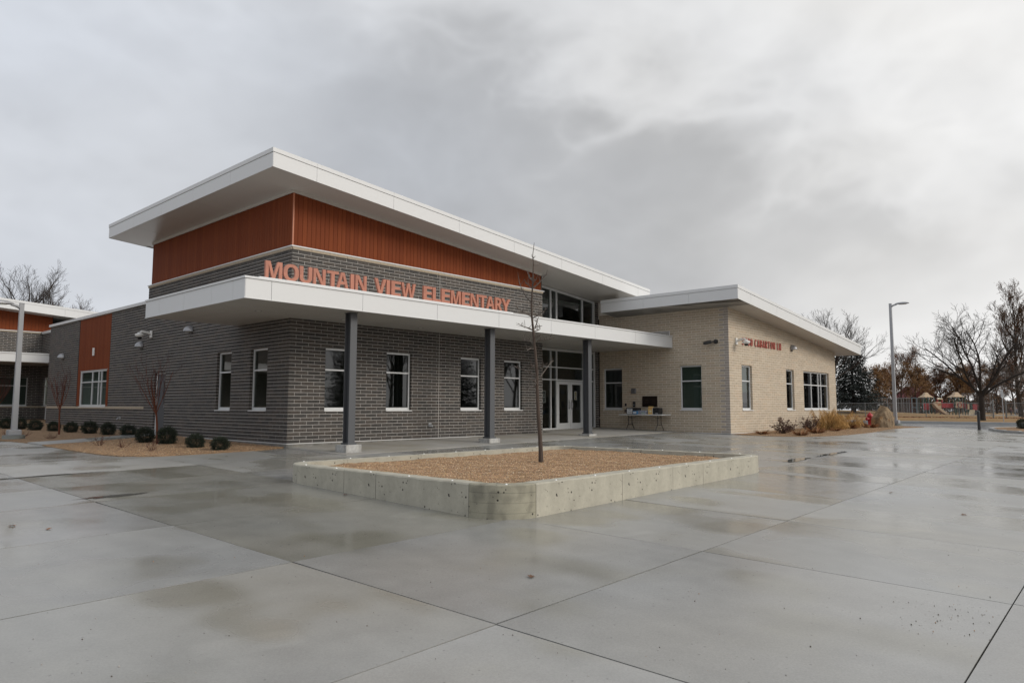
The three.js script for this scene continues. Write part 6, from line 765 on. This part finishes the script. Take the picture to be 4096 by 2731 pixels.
// ---------------------------------------------------------------- trees
{
  const big = { levels: 4, kids: [7, 7, 6, 5], angle: [0.5, 1.0], shrink: [0.42, 0.64], first: 0.7, gnarl: 0.24, lift: 0.07, minR: 0.0075 };
  tree('spreading_tree', 'wide spreading leafless tree with a dark trunk behind the bollard', groundAt(3930, 49), { ...big, seed: 615, trunk: 2.1, radius: 0.22, limb: 5.9, trunkTaper: 0.72, kids: [7, 8, 7, 5] }, [darkBark, darkBark]);
  const mid = { ...big, seed: 622, trunk: 4.6, radius: 0.2, limb: 1.55, first: 0.42, angle: [0.45, 0.85], lift: 0.12, kids: [11, 7, 6, 5], minR: 0.0065 };
  tree('leafless_tree', 'rounded leafless tree rising behind the tan wing roof', groundAt(3335, 66), { ...mid, seed: 622, trunk: 5.7 }, [darkBark, darkBark], 'leafless trees around the school');
  const tall = { ...big, seed: 633, trunk: 9.5, radius: 0.2, trunkTaper: 0.25, limb: 0.62, first: 0.25, angle: [0.35, 0.7], lift: 0.16, kids: [20, 7, 6, 4], minR: 0.01 };
  tree('leafless_tree', 'tall narrow leafless tree at the right behind the spreading tree', groundAt(4085, 74), { ...tall, trunk: 10.8 }, [darkBark, brownTwig], 'leafless trees around the school', { n: 1, spread: 0.3, size: 0.09, wide: 0.8, tints: [[0.10, 0.04, 0.025], [0.13, 0.06, 0.03]] });
  tree('leafless_tree', 'pale-barked leaning tree beside the court fence at the right', groundAt(4092, 62), { ...big, seed: 641, trunk: 2.4, radius: 0.12, limb: 2.5, lean: -0.35, lift: 0.02, kids: [7, 6, 5, 4], minR: 0.011 }, [twigBark, paleBark], 'leafless trees around the school');
  // row far behind the playground
  const tints = [[[0.20, 0.105, 0.04], [0.16, 0.08, 0.035], [0.24, 0.135, 0.05]], [[0.15, 0.075, 0.04], [0.12, 0.06, 0.035], [0.18, 0.085, 0.05]]];
  const far = [['rusty-twigged tree behind the ball cage', 3532, 122, 7.6, 651, 0], ['tallest brown tree behind the tall lamp post', 3610, 138, 11.2, 652, 1], ['yellow-brown tree behind the red pavilion roof', 3668, 134, 8.4, 653, 0], ['brown cone-shaped tree between the two play set roofs', 3765, 140, 8.2, 654, 1], ['orange-brown tree behind the second play set roof', 3842, 136, 8.0, 655, 0], ['brown tree behind the trunk of the spreading tree', 3915, 141, 9.2, 656, 1], ['brown tree behind the roadside sign', 3990, 137, 8.6, 657, 0], ['brown tree behind the basketball hoop', 4062, 132, 9.4, 658, 1], ['brown tree far behind at the edge of the court', 4135, 134, 9.8, 659, 0], ['brown tree low behind the ball cage and pavilion', 3575, 150, 8.2, 660, 1], ['brown tree between pavilion and play set', 3715, 150, 7.4, 661, 0], ['brown tree low between play set and spreading tree', 3880, 150, 7.2, 662, 1]];
  for (const [l, u, d, h, seed, k] of far) tree('brown_tree', l, groundAt(u, d), { levels: 3, kids: [16, 9, 8], angle: [0.4, 0.95], shrink: [0.35, 0.6], trunk: h * 0.84, radius: 0.2, trunkTaper: 0.2, limb: 0.95, first: 0.2, gnarl: 0.22, lift: 0.1, minR: 0.016, seed }, [twigBark, brownTwig], 'brown trees behind the playground', { n: 7, spread: 0.55, size: 0.17, wide: 0.55, hang: 0.4, tints: tints[k] });
  // behind the far wing on the left
  const lw = { ...mid, trunk: 8.5, limb: 0.95, radius: 0.26, kids: [11, 7, 6, 4], minR: 0.0085 };
  tree('leafless_tree', 'large leafless tree behind the far wing above the lamp head', groundAt(25, 82), { ...lw, seed: 671, trunk: 12.4 }, [darkBark, darkBark], 'leafless trees around the school'); tree('leafless_tree', 'leafless tree behind the far wing roof right of the lamp post', groundAt(165, 84), { ...lw, seed: 672, trunk: 11.2 }, [darkBark, twigBark], 'leafless trees around the school'); tree('leafless_tree', 'smallest leafless tree behind the far wing roof next to the low wing', groundAt(240, 88), { ...lw, seed: 673, trunk: 9.6 }, [darkBark, twigBark], 'leafless trees around the school');
  // spruce
  const spruce = (name, label, pos, h, R, seed, group) => { const r = rng(seed), t = thing(name, label, 'tree', pos, 0, group), tb = new Tubes(), br = new Tubes(), lv = new Leaves(); tb.line([[0, -0.2, 0], [0, h * 0.4, 0], [0, h, 0]].map((a) => new THREE.Vector3(...a)), [0.26, 0.16, 0.02], 9); mk('trunk', tb.geo(), darkBark, t);
    for (let y = h * 0.1; y < h * 0.985; y += h * 0.024) { const f = 1 - (y - h * 0.1) / (h * 0.9), L = R * Math.pow(f, 0.55) * (0.85 + r() * 0.25) + 0.08, n = Math.ceil(7 + f * 6); for (let i = 0; i < n; i++) { const a = i / n * 6.28 + r() * 1.3, l = L * (0.72 + r() * 0.4), out = new THREE.Vector3(Math.cos(a), 0, Math.sin(a)), pts = []; for (let k = 0; k <= 4; k++) { const s = k / 4; pts.push(new THREE.Vector3(out.x * l * s, y + (0.12 - 0.42 * s + 0.2 * s * s) * l * 0.8 * f + r() * 0.04, out.z * l * s)); } br.line(pts, [0.03, 0.024, 0.018, 0.012, 0.006], 4);
      const side = new THREE.Vector3(-out.z, 0, out.x); for (let k = 0; k < 34 * (0.35 + f); k++) { const s = 0.2 + 0.8 * r(), q = Math.min(s * 4, 3.99), j = Math.floor(q), b = pts[j].clone().lerp(pts[j + 1], q - j), off = (r() - 0.5) * 2 * 0.34 * l * (1.15 - s); b.addScaledVector(side, off); b.y -= Math.abs(off) * 0.35; const d = out.clone().multiplyScalar(0.7).addScaledVector(side, Math.sign(off) * 0.6).add(new THREE.Vector3(0, -0.55, 0)).add(rdir(r).multiplyScalar(0.45)).normalize(), sd = new THREE.Vector3().crossVectors(d, rdir(r)).normalize(), w = 0.55 + r() * 0.9; lv.leaf(b, d, sd, 0.16 + r() * 0.2, 0.05 + r() * 0.05, [0.019 * w, 0.026 * w, 0.023 * w]); } } }
    mk('branches', br.geo(), darkBark, t); mk('needles', lv.geo(), S({ vertexColors: true, roughness: 0.9, side: THREE.DoubleSide }), t); return t; };
  const sp = spruce('spruce_tree', 'dense dark blue-green spruce beside the end of the tan wing', groundAt(3416, 71), 6.6, 2.75, 681);
  // trees across the street behind the viewer, which the front windows mirror
  const mirror = 'trees across the street that the front windows mirror', sp2 = spruce('spruce_tree', 'broad dark spruce across the street mirrored in the front windows', [33, H(33, 44) - 0.1, 44], 9, 3.6, 682, mirror);
  copy(sp2, [26, H(26, 47) - 0.1, 47], 2, undefined, 0.9); copy(sp2, [43, H(43, 40) - 0.1, 40], 4, undefined, 1.05); copy(sp2, [52, H(52, 52) - 0.1, 52], 3, undefined, 1.0); copy(sp2, [86, H(86, 27), 27], 1, undefined, 1.1); copy(sp2, [98, H(98, 36), 36], 1, undefined, 1.2);
  const mt = tree('leafless_tree', 'leafless street tree mirrored in the front windows', [29.5, H(29, 39) - 0.1, 39], { ...mid, seed: 691, trunk: 5.5 }, [darkBark, darkBark], mirror); for (const [x, z, k, s] of [[37, 43, 1, 1.1], [46, 46, 2.5, 1.15], [22, 42, 4, 1], [55, 44, 5, 1.2], [64, 50, 0.5, 1.2], [78, 25, 2, 1.2], [92, 33, 3, 1.3], [104, 27, 1, 1.2]]) copy(mt, [x, H(x, z) - 0.1, z], k, undefined, s);
}
// the wood far behind, which reads as one mass, and the leaves blown against the fence
{
  const r = rng(701), lv = new Leaves(), tb = new Tubes();
  for (let i = 0; i < 30000; i++) { const u = 3440 + r() * 800, d = 158 + r() * 12, b = pix(u, 1640, d), h = (2.6 + 2.2 * Math.sin(u * 0.021) ** 2) * Math.pow(r(), 0.8), c = new THREE.Vector3(b.x, H(b.x, b.z) + h, b.z), dd = rdir(r), sd = new THREE.Vector3().crossVectors(dd, rdir(r)).normalize(), q = 0.6 + r() * 0.7; lv.leaf(c, dd, sd, 0.3 + r() * 0.35, 0.16, r() < 0.25 ? [0.03 * q, 0.034 * q, 0.022 * q] : [0.13 * q, 0.07 * q, 0.038 * q]); }
  const m = one('distant_thicket', lv.geo(), S({ vertexColors: true, roughness: 0.95, side: THREE.DoubleSide }), 'brown thicket forming the far edge of the park', 'thicket'); m.userData.kind = 'stuff';
  const l2 = new Leaves(); for (let i = 0; i < 2600; i++) { const z = -16 + r() * 42, x = 57.1 + (r() + r() - 1) * 0.7 - r() * r() * 3, a = r() * 6.28, q = 0.6 + r() * 0.7; l2.leaf(new THREE.Vector3(x, H(x, z) + 0.13 + r() * 0.05, z), new THREE.Vector3(Math.cos(a), 0.3, Math.sin(a)).normalize(), new THREE.Vector3(-Math.sin(a), 0.2, Math.cos(a)).normalize(), 0.13, 0.1, [0.20 * q, 0.065 * q, 0.03 * q]); }
  const k = one('leaf_litter', l2.geo(), S({ vertexColors: true, roughness: 0.95, side: THREE.DoubleSide }), 'line of brown leaves blown against the foot of the chain-link fence', 'leaves'); k.userData.kind = 'stuff';
}
// ---------------------------------------------------------------- two children on the court
function body(bones, cell = 0.036, res = 40) {
  const half = cell * res / 2, mc = new MarchingCubes(res, new THREE.MeshStandardMaterial(), false, false, 60000), c = new THREE.Vector3(0, half - 0.06, 0); mc.isolation = 0;
  const a = new THREE.Vector3(), b = new THREE.Vector3(), p = new THREE.Vector3(), ab = new THREE.Vector3();
  for (let z = 0; z < res; z++) for (let y = 0; y < res; y++) for (let x = 0; x < res; x++) { p.set((x - res / 2) / (res / 2) * half + c.x, (y - res / 2) / (res / 2) * half + c.y, (z - res / 2) / (res / 2) * half + c.z); let d = 1e3; for (const [A, B, ra, rb2] of bones) { a.set(...A); b.set(...B); ab.copy(b).sub(a); const t = clamp(p.clone().sub(a).dot(ab) / (ab.lengthSq() + 1e-9), 0, 1), e = p.distanceTo(a.addScaledVector(ab, t)) - lerp(ra, rb2, t), k = 0.025, h = clamp(0.5 + 0.5 * (d - e) / k, 0, 1); d = lerp(d, e, h) - k * h * (1 - h); } mc.field[x + y * res + z * res * res] = -d; }
  mc.update(); const n = mc.count ?? mc.geometry.drawRange.count, g = new THREE.BufferGeometry(); g.setAttribute('position', new THREE.Float32BufferAttribute(mc.positionArray.slice(0, n * 3), 3)); g.setAttribute('normal', new THREE.Float32BufferAttribute(mc.normalArray.slice(0, n * 3), 3)); g.scale(half, half, half); g.translate(c.x, c.y, c.z); return g;
}
{
  const skin = S({ color: lin(0.42, 0.25, 0.18), roughness: 0.7 });
  function child(label, u, depth, h, turn, lean, jacket, trousers, hairC, arms) {
    const p = pix(u, 1656, depth), t = thing('person', label, 'person', [p.x, H(p.x, p.z) + 0.13, p.z], turn), s = h / 1.3, L = lean, V = (x, y, z) => [x * s, y * s, z * s];
    const hipY = 0.64, sh = V(L * 0.7, 1.0, 0), neck = V(L * 0.8, 1.05, 0), head = V(L, 1.175, 0), legs = [-1, 1].map((k) => [V(k * 0.075, hipY, 0), V(k * 0.09 + (k > 0 ? 0.05 : -0.05), 0.34, 0.05 * k), V(k * 0.1 - (k > 0 ? 0.0 : 0.08), 0.05, -0.03 * k), V(k * 0.1 - (k > 0 ? 0 : 0.08) + 0.02, 0.03, 0.1)]);
    const armP = arms.map(([e, w], i) => [V(L * 0.7 + (i ? 0.145 : -0.145), 0.98, 0), V(...e), V(...w)]), r = (x) => x * s, bones = [[V(0, hipY, 0), V(L * 0.4, 0.82, 0), r(0.1), r(0.095)], [V(L * 0.4, 0.82, 0), sh, r(0.095), r(0.1)], [[armP[0][0][0], armP[0][0][1], 0], [armP[1][0][0], armP[1][0][1], 0], r(0.055), r(0.055)], [sh, neck, r(0.05), r(0.042)], [neck, head, r(0.042), r(0.07)], [V(L, 1.15, 0.015), V(L, 1.2, 0), r(0.078), r(0.085)]];
    for (const l of legs) bones.push([l[0], l[1], r(0.075), r(0.052)], [l[1], l[2], r(0.052), r(0.035)], [l[2], l[3], r(0.036), r(0.03)]);
    for (const a of armP) { bones.push([a[0], a[1], r(0.045), r(0.035)], [a[1], a[2], r(0.035), r(0.024)]); const d = new THREE.Vector3(...a[2]).sub(new THREE.Vector3(...a[1])).normalize(); for (let k = 0; k < 5; k++) { const q = [a[2][0] + d.x * r(0.1), a[2][1] + d.y * r(0.1) + (k - 2) * r(0.012), a[2][2] + d.z * r(0.1)]; bones.push([a[2], q, r(0.02), r(0.009)]); } }
    mk('body', body(bones), skin, t);
    mk('jacket', body([[V(0, 0.6, 0), V(L * 0.4, 0.82, 0), r(0.125), r(0.115)], [V(L * 0.4, 0.82, 0), sh, r(0.115), r(0.11)], [armP[0][0], armP[1][0], r(0.07), r(0.07)], ...armP.flatMap((a) => [[a[0], a[1], r(0.06), r(0.052)], [a[1], new THREE.Vector3(...a[1]).lerp(new THREE.Vector3(...a[2]), 0.9).toArray(), r(0.05), r(0.042)]])]), jacket, t);
    mk('trousers', body([[V(-0.03, hipY, 0), V(0.03, hipY, 0), r(0.11), r(0.11)], ...legs.flatMap((l) => [[l[0], l[1], r(0.085), r(0.066)], [l[1], l[2], r(0.066), r(0.052)]])]), trousers, t);
    mk('hair', body([[V(L, 1.24, -0.02), V(L, 1.17, -0.05), r(0.085), r(0.075)]]), S({ color: lin(...hairC), roughness: 0.8 }), t); mk('shoes', body(legs.map((l) => [[l[2][0], r(0.03), l[2][2]], l[3], r(0.048), r(0.042)])), blackPlastic, t);
    const f = new THREE.Group(); for (const [x, y, z, k, c] of [[-0.03, 1.18, 0.083, 0.011, 0.02], [0.03, 1.18, 0.083, 0.011, 0.02], [0, 1.155, 0.094, 0.013, 0.4], [0, 1.12, 0.086, 0.012, 0.18], [-0.09, 1.17, 0.0, 0.02, 0.38], [0.09, 1.17, 0.0, 0.02, 0.38]]) mk(k === 0.02 ? 'ear' : c < 0.1 ? 'eye' : c < 0.3 ? 'mouth' : 'nose', new THREE.SphereGeometry(k * s, 8, 6).translate(...V(L + x, y, z)), S({ color: lin(c, c * 0.6, c * 0.45), roughness: 0.6 }), t);
  }
  child('child in a dark red jacket leaning forward on the court', 4047, 106, 1.18, 0.2, 0.14, S({ color: lin(0.075, 0.012, 0.014), roughness: 0.9 }), S({ color: lin(0.018, 0.018, 0.024), roughness: 0.9 }), [0.03, 0.02, 0.015], [[[-0.1, 0.8, 0.1], [0.06, 0.76, 0.22]], [[0.33, 0.86, 0.08], [0.42, 0.84, 0.18]]]);
  child('child in a grey and white jacket standing with arms bent on the court', 4069, 106, 1.15, -0.5, 0.0, S({ color: lin(0.16, 0.165, 0.19), roughness: 0.9 }), S({ color: lin(0.015, 0.017, 0.03), roughness: 0.9 }), [0.10, 0.06, 0.03], [[[-0.24, 0.78, 0.04], [-0.12, 0.72, 0.2]], [[0.24, 0.8, 0.04], [0.1, 0.84, 0.2]]]);
}
renderer.render(scene, camera);
